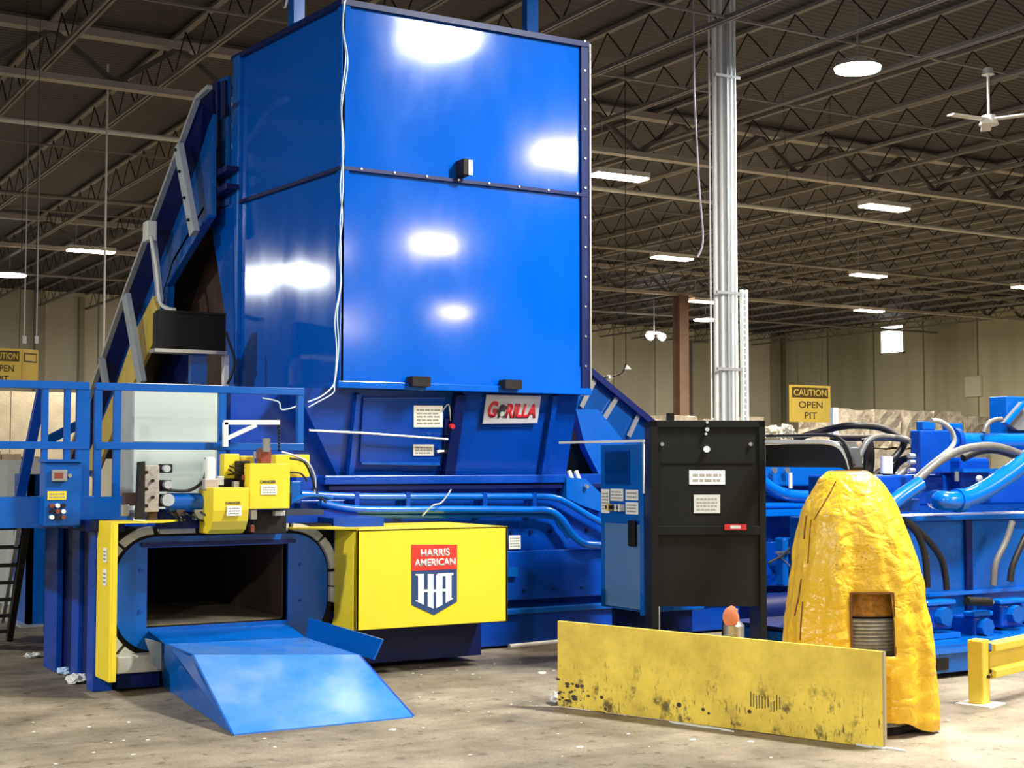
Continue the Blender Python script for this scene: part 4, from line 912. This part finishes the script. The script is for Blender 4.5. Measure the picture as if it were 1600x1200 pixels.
zt1, zt0 = pD(1336, 918, D0).z, pD(1336, 1012, D0).z
# camera-facing side is -y local: angle ~ 270 deg
wx0, wx1 = (1306-1336)*k0, (1367-1336)*k0
loc = M.inverted()
for r_ in range(rows):
    for i in range(NA):
        j = (i+1)%NA; vs = [G[r_][i], G[r_][j], G[r_+1][j], G[r_+1][i]]
        c_ = loc @ (sum((v.co for v in vs), Vector())/4)
        if c_.y < 0 and wx0 < c_.x < wx1 and zt0 < c_.z < zt1: continue
        bmx.f(vs)
bmx.f(G[0][::-1])
sheet = bmx.build('tarpaulin', cover_mat(), yc, smooth=True)
sd = sheet.modifiers.new('solid', 'SOLIDIFY'); sd.thickness = .004; sd.offset = -1
yw = -lerp(prof, 960)*k0*.92
WX = [wx0-.006, wx1+.006]
glass = bpy.data.materials.new('clear_vinyl'); glass.use_nodes = True; g_ = glass.node_tree.nodes['Principled BSDF']; g_.inputs['Base Color'].default_value = (1,1,1,1); g_.inputs['Roughness'].default_value = .12; g_.inputs['Transmission Weight'].default_value = 1; g_.inputs['IOR'].default_value = 1.05
MB(M).prism([(wx0,-.0+yw*.955,zt1),(wx1,yw*.955,zt1),(wx1,yw*1.02,zt0),(wx0,yw*1.02,zt0)], (0,.002,0)).build('vinyl_window', glass, yc)
BRN = mat('brown_seam_tape', (.16,.05,.02), .5)
b = MB(M)
for x in WX: b.bar((x, yw*.965-.002, zt1), (x, yw*1.03-.002, zt0), .010)
b.bar((WX[0], yw*.965-.004, zt1), (WX[1], yw*.965-.004, zt1), .008); b.build('window_binding', BRN, yc)
def yw_at(x, y):      # front surface of the cover (local y) along a column
    return -lerp(prof, y)*k0*.92*1.0
def seam(pts, name, r=.004):
    hit = []
    from mathutils.bvhtree import BVHTree
    return pts
from mathutils.bvhtree import BVHTree
bmt = bmesh.new(); bmt.from_mesh(sheet.data); bvh = BVHTree.FromBMesh(bmt); so = Vector(sheet['_o'])
def onc(px, py, lift=.004):
    d = ray(px, py).normalized(); h = bvh.ray_cast(O-so, d)
    return (h[0]+so - d*lift) if h[0] is not None else pD(px, py, D0-.4)
for pts, r in (([(1306,752),(1298,768),(1285,790),(1272,812)], .0035), ([(1260,806),(1257,830),(1256,842)], .005), ([(1267,812),(1264,850),(1262,880)], .003), ([(1252,905),(1248,935),(1242,962)], .006), ([(1254,940),(1251,975),(1250,1000)], .004)):
    dense = []
    for (a_, b_), (c_, d_) in zip(pts, pts[1:]):
        for k in range(6): t_ = k/6; dense.append((a_+(c_-a_)*t_, b_+(d_-b_)*t_))
    dense.append(pts[-1]); MB().tube([onc(x, y) for x, y in dense], r, 6, 0).build('zip_seam', BRN, yc)
b = MB(); rn = random.Random(5)
for row, y in enumerate((852, 862, 872, 884, 890)):
    for x in range(1304, 1358, 7):
        if rn.random() < .5: continue
        q = onc(x+rn.uniform(-2,2), y+rn.uniform(-1,1), .003); b.bar(q, q+RV*.012+UP*rn.uniform(-.004,.004), .003)
b.build('faded_print', mat('faded_print_ink', (.30,.19,.03), .6), yc)
MB(M).cyl(((1328-1336)*k0, 0, pD(1336,738,D0).z), ((1328-1336)*k0, 0, pD(1336,735,D0).z), 24*k0, 24).build('top_collar', COPP, yc)
bmt.free()
# spool inside
sp_ = thing('wire_spool', 'grey coil of baling wire seen through the clear window of the yellow cover', 'wire spool', tuple(Pc))
MB(M).cyl((0,0,0), (0,0,.06), .34, 32).build('base_disc', DARK, sp_)
b = MB(M); rc = abs(yw)*.90
zz = .06
while zz < pD(1336,955,D0).z:
    pts = [(rc*math.cos(2*math.pi*i/48), rc*math.sin(2*math.pi*i/48), zz) for i in range(49)]; b.tube(pts, .011, 6, 0); zz += .022
b.build('wire_coil', COILM, sp_)
MB(M).cyl((0,0,.06), (0,0,pD(1336,955,D0).z), rc*.97, 32).build('core', DARK, sp_)
MB(M).cyl((0,0,pD(1336,955,D0).z), (0,0,pD(1336,905,D0).z), rc*.96, 40, rc*.8).build('orange_wrapper', COILO, sp_, smooth=True)
MB(M).box(-.30,.34,-.3,.3,.03,.05).build('pallet_plate', DARK, sp_)
# ================================================================== YELLOW FLOOR PLATE
a0, a1 = pZ(893,1108,0), pZ(1380,1170,0); a0 = a0 - (a1-a0)*.052
uu = (a1-a0).normalized(); Lp = (a1-a0).length; nv = Vector((-uu.y, uu.x, 0)); nv = nv if nv.dot(FV) > 0 else -nv
hl = pD(866, 970, a0.dot(FV)).z; hr = pD(1380, 1018, a1.dot(FV)).z
M = frame(a0, uu, nv)
fpz = thing('floor_plate_barrier', 'long scuffed yellow steel plate standing on edge on the floor', 'barrier', tuple(a0))
b = MB(M); b.prism([(0,0,.01),(Lp,0,0),(Lp,0,hr),(0,0,hl)], (0,.025,0)); pf_o = b.build('plate', plate_mat(), fpz, bevel=.002)
pf_o['_o'] = tuple(a0); 
MB(M).box(Lp-.3, Lp-.24, .025, .5, 0, .06).box(.3, .36, .025, .5, 0, .06).build('rear_foot', RAILY, fpz)
b = MB(M); b.prism([(Lp,0,0),(Lp+.012,0,0),(Lp+.012,0,hr),(Lp,0,hr)], (0,.025,0)).build('end_edge', mat('raw_edge_steel', (.45,.36,.22), .5, .3), fpz)
# scratch marks group, rubbed-off paint patches
b = MB(M); rn = random.Random(11)
def lx(px): return (px-866)/(1380-866)
for i in range(11):
    x = Lp*(.63+i*.0085); z0 = .13+rn.uniform(-.01,.02); b.box(x, x+.006, -.0015, 0, z0+rn.uniform(0,.03), z0+.09+rn.uniform(-.02,.02))
b.build('scratch_marks', mat('scratch_dark', (.10,.07,.03), .6), fpz)
b = MB(M)
for i in range(26):
    x = rn.uniform(.02,.34)*(rn.random()**.7); z = rn.uniform(.03,.2)*(1-x*.9); s = rn.uniform(.004,.018)
    pts = [(x+s*(1+.5*rn.random())*math.cos(t_), -.0001, z+s*.6*math.sin(t_)) for t_ in [i_*math.pi/4 for i_ in range(8)]]; b.prism(pts, (0,-.0015,0))
for x, z, s in ((.93,.11,.018),(1.1,.1,.012),(1.14,.08,.01),(1.42,.12,.014),(.35,.1,.014),(.38,.03,.012)):
    pts = [(x+s*math.cos(t_), -.0001, z+s*.9*math.sin(t_)) for t_ in [i_*math.pi/4 for i_ in range(8)]]; b.prism(pts, (0,-.0015,0))
b.build('chipped_spots', mat('bare_dark_spots', (.05,.035,.02), .6), fpz)
# plastic wad at left foot, strip at right foot
def wad(px, py, r, label, m, seed, name='plastic_wad', cat='litter', sz=.5, gp=None):
    q = pZ(px, py, 0); b = MB(); b.ball(q+Vector((0,0,r*sz*.85)), r, sz); rn_ = random.Random(seed)
    for v_ in b.bm.verts: v_.co += Vector((rn_.uniform(-1,1), rn_.uniform(-1,1), rn_.uniform(-.4,1)))*r*.28; v_.co.z = max(v_.co.z, .002)
    return tag(b.build(name, m), label, cat, gp)
wad(880, 1100, .085, 'crumpled white plastic against the left foot of the yellow plate', PLAST, 1)
wad(120, 1068, .07, 'scrap of white plastic at the foot of the blue corner column', PLAST, 2)
wad(50, 1028, .06, 'small white scrap left of the blue corner column', PLAST, 3, sz=.3)
wad(105, 1053, .07, 'pale blue scrap lying behind the white scrap by the corner column', mat('blue_scrap', (.4,.55,.75), .5), 4, sz=.3)
b = MB(); rn = random.Random(8)
for (x0,y0,x1,y1,z) in ((1045,1128,1135,1141,.008),(1330,1163,1402,1172,.01)):
    p0, p1 = pZ(x0,y0,0), pZ(x1,y1,0)
    n = 12; A_ = [p0.lerp(p1, i/n) for i in range(n+1)]
    b = MB(); b.prism([a_+Vector((0,0,.001)) for a_ in A_] + [a_+Vector((rn.uniform(-.01,.01),-.05-rn.uniform(0,.03),.001)) for a_ in A_[::-1]], (0,0,z))
    tag(b.build('torn_strip', PAPER), 'pale torn strip on the floor under the '+('middle' if x0 < 1200 else 'right-hand corner')+' of the yellow plate', 'litter')
# floor pipe
tag(MB().cyl(pZ(796,1014,0)+UP*.02, pZ(875,1006,0)+UP*.02, .022, 12).build('floor_tube', WHITE), 'short white tube lying on the floor left of the yellow plate', 'tube')
# steel pot with orange rag
Pq = pZ(1147, 1047, 0); Pq = pD(1147, 1050, 10.2); Pq.z = 0
zt2 = pD(1147, 968, 10.2).z
cn = thing('steel_canister', 'small steel canister behind the top edge of the yellow plate', 'canister', tuple(Pq))
MB().cyl(Pq, Pq+UP*(zt2-.04), .075, 24).build('can', STEEL, cn, smooth=True); MB().cyl(Pq+UP*(zt2-.04), Pq+UP*zt2, .075, 24, .04).build('shoulder', STEEL, cn, smooth=True)
MB().tube([Pq+UP*(zt2-.12)-RV*.08, Pq+UP*(zt2+.02)-RV*.07, Pq+UP*(zt2+.06)-RV*.03, Pq+UP*(zt2+.03)], .006).build('handle', DARK, cn)
b = MB(); b.ball(Pq+UP*(zt2+.02)-RV*.02-FV*.03, .055, 1.35); rn = random.Random(2)
for v_ in b.bm.verts: v_.co += Vector((rn.uniform(-1,1), rn.uniform(-1,1), rn.uniform(-1,1)))*.008
tag(b.build('orange_rag', ORANGE, smooth=True), 'bright orange rag draped over the steel canister', 'rag')
# ================================================================== GUARD RAIL
g0_ = pZ(1532, 1101, 0); g1_ = pD(1600, 988, 10.25); 
hg = pD(1532, 1001, g0_.dot(FV)).z
dirg = (Vector((g1_.x, g1_.y, 0))-Vector((g0_.x, g0_.y, 0))).normalized(); 
gd = thing('guard_rail', 'yellow guard rail with square post at the right edge', 'guard rail', tuple(g0_))
Mg = frame(g0_, dirg, Vector((-dirg.y, dirg.x, 0)))
MB(Mg).box(-.06, .05, -.05, .06, 0, hg+.01).build('post', RAILY, gd, bevel=.012); MB(Mg).box(-.12,.12,-.12,.12,0,.012).build('foot_plate', PAPER, gd)
for k in range(1):
    b = MB(Mg); zc_ = hg-.10; L = 2.2
    prf = [(0,.15),(-.05,.14),(-.06,.08),(-.02,.045),(-.02,.01),(-.06,-.03),(-.05,-.10),(0,-.11)]
    prf = [(-.05,.09),(-.10,.08),(-.10,.035),(-.06,.015),(-.06,-.075),(-.10,-.095),(-.10,-.14),(-.05,-.15)]
    b.prism([(.03, y_, zc_+z_) for y_, z_ in prf] + [(.03, y_+.03, zc_+z_) for y_, z_ in prf[::-1]], (L, 0, 0)).build('rail_beam', RAILY, gd, bevel=.004)
MB(Mg).box(L-.1, L, -.05, .06, 0, hg).build('post', RAILY, gd, bevel=.012)
q = Mg @ Vector((-.0,-.055,hg*.45)); MB().cyl(q, q+Vector((0,-.01,0)), .012, 8).build('bolt', DARK, gd)
# ================================================================== HYDRAULIC UNIT
YU = 7.75
hu = thing('hydraulic_power_unit', 'blue hydraulic power unit with pumps, valves and big bent pipe', 'hydraulic unit', (9.5, 8.4, 0))
X0 = 7.75; X1 = 12.5
def zu(px, py, Y=YU): return pY(px, py, Y).z
zs0 = zu(1500, 1000)
sk = MB().box(X0, X1, YU, 9.6, .04, zs0-.02).build('skid', BLUE, hu, bevel=.01)
MB().box(X0, X1, YU-.02, YU+.01, zs0-.09, zs0-.05).build('skid_lip', PIPEB, sk)
MB().box(xY(1458,YU-.01), xY(1477,YU-.01), YU-.012, YU+.0, zu(1468,1047), zu(1468,1029)).build('fork_pocket', DARK, sk)
MB().box(X0, X1, YU+.5, 9.6, zs0, zs0+.02).build('drip_tray', DBLUE, sk)
YT2 = 8.25
zt0_, zt1_ = zs0-.02, zu(1500, 812, YT2)
tk = MB().box(8.35, X1, YT2, 9.5, zt0_, zt1_).build('tank', BLUE, hu, bevel=.01)
MB().box(8.3, X1, YT2-.05, YT2+.06, zt1_-.0, zt1_+.035).build('tank_rim', PIPEB, tk, bevel=.004)
x = xY(1508, YT2); MB().box(x-.035, x+.035, YT2-.03, YT2, zt0_, zt1_).build('tank_rib', DBLUE, tk)
MB().box(8.35, X1, YT2-.05, YT2, zt0_+.3, zt0_+.33).build('lower_ledge', PIPEB, tk)
# pumps at the foot
for px, py in ((1470, 958), (1582, 955), (1535, 975)):
    q = pY(px, py, YT2-.25); w_ = .13 if py < 970 else .09
    pm = MB().box(q.x-w_, q.x+w_, q.y, q.y+.25, q.z-.13, q.z+.06).build('pump', BODYB, hu, bevel=.02)
    MB().box(q.x-w_*1.2, q.x+w_*1.2, q.y-.02, q.y+.1, q.z+.06, q.z+.10).build('pump_flange', PIPEB, pm, bevel=.012)
    MB().cyl((q.x, q.y-.06, q.z-.02), (q.x, q.y, q.z-.02), .07, 8).build('pump_nose', BLUE, pm)
    MB().box(q.x-w_*1.3, q.x+w_*1.3, q.y-.04, q.y+.2, q.z-.19, q.z-.15).build('pump_base', PIPEB, pm)
q = pY(1530, 938, YT2-.3); MB().cyl(q-Vector((.14,0,0)), q+Vector((.12,0,-.02)), .035, 12).build('dark_coupling', DARK, hu); MB().cyl(q+Vector((.12,0,-.02)), q+Vector((.15,0,-.02)), .02, 10).build('coupling_tip', STEEL, hu)
q = pY(1443, 870, YT2-.1); MB().cyl(q, q+Vector((0,-.04,0)), .025, 12).build('plug', STEEL, hu)
def hose(pts, r, m, Y, name='hose', par=None):
    P_ = [pY(p[0], p[1], p[2] if len(p) > 2 else Y) for p in pts]
    return MB().tube(P_, r, 12).build(name, m, par or hu, smooth=True)
hose([(1412,812),(1432,832),(1444,862),(1448,895),(1449,918)], .026, RUBB, YT2-.22); hose([(1418,815),(1448,842),(1470,872),(1477,900),(1479,922)], .026, RUBB, YT2-.2)
hose([(1582,815),(1572,845),(1556,880),(1552,915)], .026, HOSEG, YT2-.2); hose([(1606,830),(1592,860),(1582,885),(1578,908)], .026, RUBB, YT2-.2)
# manifold block, horizontal big pipe
YM = 8.5
mf = MB().box(xY(1439,YM), xY(1486,YM), YM, YM+.12, zu(1455,740,YM), zu(1455,672,YM)).build('valve_manifold', BODYB, hu, bevel=.015)
MB().box(xY(1446,YM), xY(1466,YM), YM+.02, YM+.1, zu(1450,672,YM), zu(1450,658,YM)).build('valve_cap', BLUE, mf, bevel=.01)
MB().box(xY(1484,YM+.2), xY(1506,YM+.2), YM+.2, YM+.28, zu(1490,690,YM), zu(1490,660,YM)).build('valve_cap', BLUE, mf, bevel=.01)
for y in (712, 722, 735): q = pY(1420, y, YM); MB().cyl(q, q+Vector((.06,0,0)), .02, 8).build('bolt_head', GALV, mf)
MB().cyl(pY(1486,690,YM+.2), pY(1680,690,YM+.2), .075, 20).build('main_pipe', PIPEB, hu, smooth=True)
q = pY(1487,688,YM+.2); MB().cyl(q, q+Vector((.05,0,0)), .11, 20).build('pipe_flange', BODYB, hu, smooth=True)
MB().box(8.2, X1, YM+.1, YM+.6, zu(1500,790,YM), zu(1500,742,YM)).build('manifold_base', BODYB, hu, bevel=.02)
MB().box(xY(1500,YM), xY(1545,YM), YM-.02, YM+.3, zu(1520,770,YM), zu(1520,715,YM)).build('valve_body', BODYB, hu, bevel=.03)
MB().box(xY(1505,YM-.1), xY(1568,YM-.1), YM-.1, YM+.2, zu(1540,738,YM), zu(1540,732,YM)).build('bracket_shelf', BLUE, hu)
q = pY(1530,748,YM-.1); MB().ball(q, .03).build('white_plug', WHITE, hu); q = pY(1495,752,YM-.1); MB().cyl(q, q+Vector((0,0,.08)), .02, 10).build('gauge_stem', STEEL, hu)
# big bent pipe
YBp = YM-.45
MB().tube([pY(x,y,YBp) for x,y in ((1655,672),(1600,722),(1560,752),(1530,770),(1505,780),(1485,783))]+[pY(1472,782,YBp+.03), pY(1468,782,YBp+.12), pY(1462,780,YBp+.35)], .078, 20).build('bent_pipe', PIPEB, hu, smooth=True)
q = pY(1498,782,YBp); MB().cyl(q-Vector((.03,0,0)), q+Vector((.03,0,0)), .095, 20).build('pipe_collar', PIPEB, hu, smooth=True)
MB().tube([pY(x,y,YBp) for x,y in ((1385,796),(1400,782),(1425,764),(1437,756))], .06, 16).build('hose_fitting', PIPEB, hu, smooth=True)
MB().box(xY(1400,YBp), xY(1452,YBp), YBp+.1, YBp+.25, zu(1430,800,YBp), zu(1430,780,YBp)).build('fitting_block', BODYB, hu, bevel=.01)
# hoses above
hose([(1432,752),(1450,735),(1475,716),(1505,702),(1545,697),(1580,704),(1620,722)], .032, HOSEG, YBp+.02); 
hose([(1430,748),(1452,728),(1472,712),(1486,700),(1491,688),(1486,672),(1470,659),(1455,657)], .020, mat('pale_grey_hose', (.30,.30,.29), .4), YBp+.1)
hose([(1505,716),(1530,705),(1560,704),(1600,718)], .03, RUBB, YBp+.2)
hose([(1537,676),(1542,664),(1552,657),(1565,655)], .022, HOSEG, YM+.1)
hose([(1240,686,9.6),(1290,672,9.4),(1330,665,9.1),(1375,668,9),(1405,682,8.9),(1412,694,8.8),(1400,712,8.8),(1388,722,8.8)], .03, RUBB, 9)
hose([(1330,742,8.9),(1342,715,8.9),(1355,690,8.9),(1372,682,8.9),(1400,684,8.9),(1425,690,8.6)], .026, HOSEG, 9)
hose([(1355,745,9.2),(1358,712,9.2),(1355,685,9.2)], .05, RUBB, 9); hose([(1300,684,9.3),(1350,684,9.3),(1395,684,9.3),(1420,688,8.9)], .03, RUBB, 9)
hose([(1388,745,8.9),(1405,722,8.9),(1420,715,8.8)], .03, RUBB, 9); hose([(1392,755,8.7),(1410,738,8.7),(1422,730,8.7)], .028, HOSEG, 9); hose([(1365,745,9.0),(1380,735,9.0),(1395,742,8.9)], .03, DARK, 9)
b = MB(); q = pY(1385,740,8.7); q2 = pY(1385,713,8.7)
ft = MB().cyl(q, q2, .05, 24).build('white_filter', WHITE, hu, smooth=True); MB().cyl(q-UP*.03, q, .03, 16).build('filter_neck', DARK, ft)
q = pY(1385,760,8.7); MB().box(q.x-.1, q.x+.1, q.y-.05, q.y+.1, q.z-.03, q.z+.06).build('valve_body', BODYB, hu, bevel=.02)
MB().box(xY(1575,YM+.3), xY(1640,YM+.3), YM+.3, YM+.5, zu(1600,690,YM+.3), zu(1600,620,YM+.3)).build('upright_plate', BLUE, hu, bevel=.01)
MB().prism([pY(x,y,YM+.2) for x,y in ((1572,660),(1600,628),(1640,640),(1640,672),(1590,672))], (0,.06,0)).build('dark_box', mat('grey_case', (.16,.16,.17), .5), hu)
MB().bar(pY(1573,662,YM+.15), pY(1602,628,YM+.15), .03).build('strut', PIPEB, hu)
# ================================================================== SIGNS
def caution(name, Y, x0, y0, x1, y1, label, wires):
    p0, p1 = pY(x0, y1, Y), pY(x1, y1, Y); h = pY(x0, y0, Y).z-p0.z; w_ = (p1-p0).length; u = Vector((1,0,0)); w_ = p1.x-p0.x
    t_ = thing('caution_sign', label, 'sign', tuple(p0), 'caution open pit signs')
    M_ = frame(p0, u, (0,1,0))
    bd = MB(M_).box(0, w_, 0, .01, 0, h).build('board', SIGNY, t_)
    MB(M_).box(w_*.06, w_*.94, -.004, 0, h*.66, h*.94).build('header', SIGNB, bd)
    text('lettering', 'CAUTION', M_ @ Vector((w_*.10,-.005,h*.71)), u, UP, w_*.80, h*.18, SIGNY, bd, .003, .02)
    text('lettering', 'OPEN', M_ @ Vector((w_*.22,-.001,h*.38)), u, UP, w_*.58, h*.18, SIGNB, bd, .003, .01)
    text('lettering', 'PIT', M_ @ Vector((w_*.36,-.001,h*.09)), u, UP, w_*.30, h*.18, SIGNB, bd, .003, .01)
    for (a_, b_), (c_, d_) in wires:
        q = pY(a_, b_, Y); MB().cyl(q, Vector((pY(c_, d_, Y).x, Y, 8.42)), .004, 5).build('hanging_wire', DARK, t_)
caution('s', 20.0, 1234, 601, 1298, 659, 'yellow caution open pit sign hanging right of the white column', (((1247,601),(1225,400)),((1283,601),(1300,400))))
caution('s', 19.0, -26, 543, 33, 602, 'yellow caution open pit sign at the left edge, above the platform railing', (((-10,543),(-12,300)),((30,543),(38,300))))
Ys = 19.05; M_ = frame(pY(34,602,Ys), Vector((.9,.55,0)), Vector((-.55,.9,0)))
t_ = thing('caution_sign', 'second yellow hanging sign turned edge-on beside the left caution sign', 'sign', tuple(pY(34,602,Ys)), 'caution open pit signs')
hs = pY(34,545,Ys).z-pY(34,602,Ys).z
bd = MB(M_).box(0, .27, 0, .01, 0, hs).build('board', SIGNY, t_)
MB(M_).box(.03,.24,-.004,0,hs*.64,hs*.9).build('header', SIGNB, bd); MB(M_).box(.045,.225,-.006,-.004,hs*.68,hs*.86).build('header_field', SIGNY, bd)
MB(M_).cyl((.2,0,hs),(.2,0,8.42-pY(34,602,Ys).z),.004,5).build('hanging_wire', DARK, t_)
# ================================================================== hanging things
q = pY(161, 590, 24.5)
tag(MB().cyl((q.x, 24.5, q.z-1.2), (q.x, 24.5, 8.42), .018, 8).build('drop_pipe', WHITE), 'thin white vertical pipe left of the conveyor', 'pipe')
for k, px in enumerate((38, 57)):
    q = pY(px, 525, 30); tag(MB().cyl(q, (q.x, 30, 8.42), .012, 6).box(q.x-.04,q.x+.04,29.97,30.03,q.z-.15,q.z).build('drop_cable', GALV), ('left','right')[k]+' of two thin cords hanging at the left edge above the caution signs', 'cord', 'cords at the left edge')
b = MB(); b.tube([Vector((pY(1082,-40,15.5).x, 15.5, 8.42))]+[pY(x, y, 15.5) for x, y in ((1082,-40),(1084,60),(1085,150),(1089,230),(1093,300),(1098,360),(1097,385),(1090,402))], .014, 8)
tag(b.build('hanging_power_cable', mat('mauve_cord', (.42,.38,.48), .5)), 'long loose pale cord hanging left of the white column', 'cord')
b = MB(); b.cyl(pY(978,568,20), (pY(978,400,20).x, 20, 8.42), .008, 5); b.tube([pY(x,y,20) for x,y in ((978,568),(972,582),(955,589),(940,590))], .014)
hk = b.build('hanging_hook', DARK); tag(hk, 'thin dark cable with lamp hook hanging behind the sloped blue hood', 'hook')
MB().ball(pY(951,591,20), .07, .7).build('lamp_head', STEEL, hk); 
q = pY(980,577,20); MB().cyl(q, q+UP*.07, .07, 10, .01).build('lamp_shade', PAPER, hk)
q = pZ(1545, 187, 6.6)
fn = thing('ceiling_fan', 'white three-bladed ceiling fan on the right', 'ceiling fan', tuple(q))
MB().cyl(q-UP*.08, q+UP*.06, .14, 20, .1).build('motor', PAPER, fn, smooth=True); MB().cyl(q, (q.x,q.y,q.z+.7), .02, 8).build('rod', PAPER, fn); MB().cyl((q.x,q.y,q.z+.66),(q.x,q.y,q.z+.76),.09,16,.06).build('canopy', PAPER, fn)
for a_ in (205, 325, 75): 
    a_ = math.radians(a_-30); dv = Vector((math.cos(a_), math.sin(a_), 0)); MB().bar(q+dv*.1, q+dv*.72, .14, .02).build('blade', PAPER, fn)
for px, py, Y, lb in ((1357,400,36,'small cluster of grey fans and heads under the roof above the window row'), (1510,447,45,'small white unit under the roof near the right edge'),(1320,5,19,'small white dome on the roof at the top edge')):
    q = pY(px, py, Y); b = MB(); b.ball(q, .14, .6); b.cyl(q, (q.x,q.y,8.42), .02, 6); tag(b.build('roof_unit', WHITE, smooth=True), lb, 'roof fitting')
el = pY(1022, 520, 46); t_ = thing('emergency_light', 'small twin-headed emergency light between hopper and brown column', 'light', tuple(el)); MB().box(el.x-.3,el.x+.3,el.y,el.y+.1,el.z-.05,el.z+.05).build('case', WHITE, t_)
for s in (-.28,.28): MB().cyl((el.x+s,el.y,el.z-.1),(el.x+s,el.y-.2,el.z-.18),.12,12,.15).build('lamp_head', GC, t_)
MB().cyl(el, (el.x,el.y,8.42), .02, 6).build('drop_rod', GALV, t_)
tag(MB().box(xY(1303,13),xY(1311,13),13,13.06,.0,zY(1307,637,13)).build('white_post', WHITE), 'plain white square post behind the black hoses', 'post')
# ================================================================== BALES
def bale(P_, s, label, m, seed, gp):
    b = MB(); x, y, z = P_; w_, d_, h = s; b.box(x, x+w_, y, y+d_, z, z+h).rough(min(.045, w_*.05), 3, seed)
    for v_ in b.bm.verts: v_.co.z = min(max(v_.co.z, z+.0), z+h)
    o_ = b.build('paper_bale', m); return tag(o_, label, 'bale', gp)
Yb = 27.0
xa, xb = xY(1315, Yb), xY(1552, Yb); n = 5; w_ = (xb-xa)/n
names = ['first','second','third','fourth','fifth']
ztb = pY(1430, 640, Yb).z; hh = ztb/3
for r_ in range(3):
    for i in range(n):
        bale((xa+i*w_, Yb, r_*hh*1.0), (w_*.90, 1.6, hh*.98 - (.12 if i == n-1 and r_ == 2 else 0)), 'baled waste paper, %s from the left in the %s row behind the hydraulic unit' % (names[i], ('bottom','middle','top')[r_]), BALEM, r_*10+i, 'paper bales behind the hydraulic unit')
b = MB(); q0 = pY(1200, 690, 22.5); q1 = pY(1300, 690, 22.5); rn = random.Random(4)
for i in range(26):
    x = q0.x+(q1.x-q0.x)*rn.random(); h_ = pY(1250, 668 + rn.uniform(-8,14), 22.5).z; b.ball((x, 22.5+rn.uniform(0,.8), h_*rn.uniform(.75,1.0)-.1), rn.uniform(.1,.22), .8)
b.box(q0.x, q1.x, 22.6, 23.4, 0, q0.z)
for v_ in b.bm.verts: v_.co += Vector((rn.uniform(-1,1), rn.uniform(-1,1), rn.uniform(-1,1)))*.05; v_.co.z = max(v_.co.z, 0)
tag(b.build('plastic_scrap_heap', mat('scrap_plastic', (.72,.72,.68), .6, noise=.5, nscale=9, bump=.6)), 'heap of loose white plastic and paper below the caution sign', 'scrap heap', kind='stuff')
xa, xb = xY(930, 30), xY(1200, 30); zz_ = pY(1030, 648, 30).z
for i in range(5): bale((xa+(xb-xa)*i/5, 30, 0), ((xb-xa)/5*.88, 1.4, zz_-.1*(i%2)), 'tall pale bale far behind the black cabinet, %s from the left' % names[i], BALEM, 50+i, 'pale bales behind the black cabinet')
for i in range(3):
    q0 = pY(-30+i*33, 730, 18); bale((q0.x, 18, 0), (.22, 1.2, pY(10, 705+i*4, 18).z), ('brown','tan','pale')[i]+' stacked cardboard behind the ladder, '+('leftmost','middle','rightmost')[i]+' of three', CARD if i < 2 else BALEM, 80+i, 'cardboard behind the ladder')
q = pY(50, 800, 17.2); tag(MB().box(q.x-.28, q.x+.06, 17.2, 17.7, 0, pY(45,718,17.2).z).build('grey_bin', mat('pale_grey_bin', (.5,.52,.5), .6)), 'pale grey bin behind the ladder beside the stacked cardboard', 'bin')
for i in range(4):
    q0 = pY(-30+i*45, 700, 40); h_ = pY(50, 612, 40).z; b = MB().box(q0.x, q0.x+.75, 40, 41, 0, h_)
    tag(b.build('wrapped_pallet', mat('wrapped_goods', (.60,.56,.44), .6, noise=.3, nscale=2, bump=.3)), 'far tall cream wrapped pallet load, %s from the left behind the platform' % names[i], 'pallet load', 'pallet loads by the back wall')
# litter flecks
b = MB(); rn = random.Random(21)
for i in range(130):
    px, py = rn.uniform(20,1590), rn.uniform(1010,1195)
    if i % 3 == 0: px, py = rn.uniform(600,1100), rn.uniform(1020,1120)
    q = pZ(px, py, 0); s = rn.uniform(.003,.009)*(1+1.5*(rn.random()<.08)); a_ = rn.random()*6.28
    pts = [q+Vector((s*(1+rn.random())*math.cos(a_+t_), s*.6*(1+rn.random())*math.sin(a_+t_), .001)) for t_ in (0,1.2,2.5,3.7,5)]
    if L0.x-.05 < q.x < R0.x+.1 and 8.1 < q.y < 10.4: continue
    b.prism(pts, (0,0,s*.5))
tag(b.build('paper_litter', PAPER), 'tiny pale scraps of paper scattered over the concrete floor', 'litter', kind='stuff')
for o in bpy.data.objects:
    if '_o' in o: del o['_o']
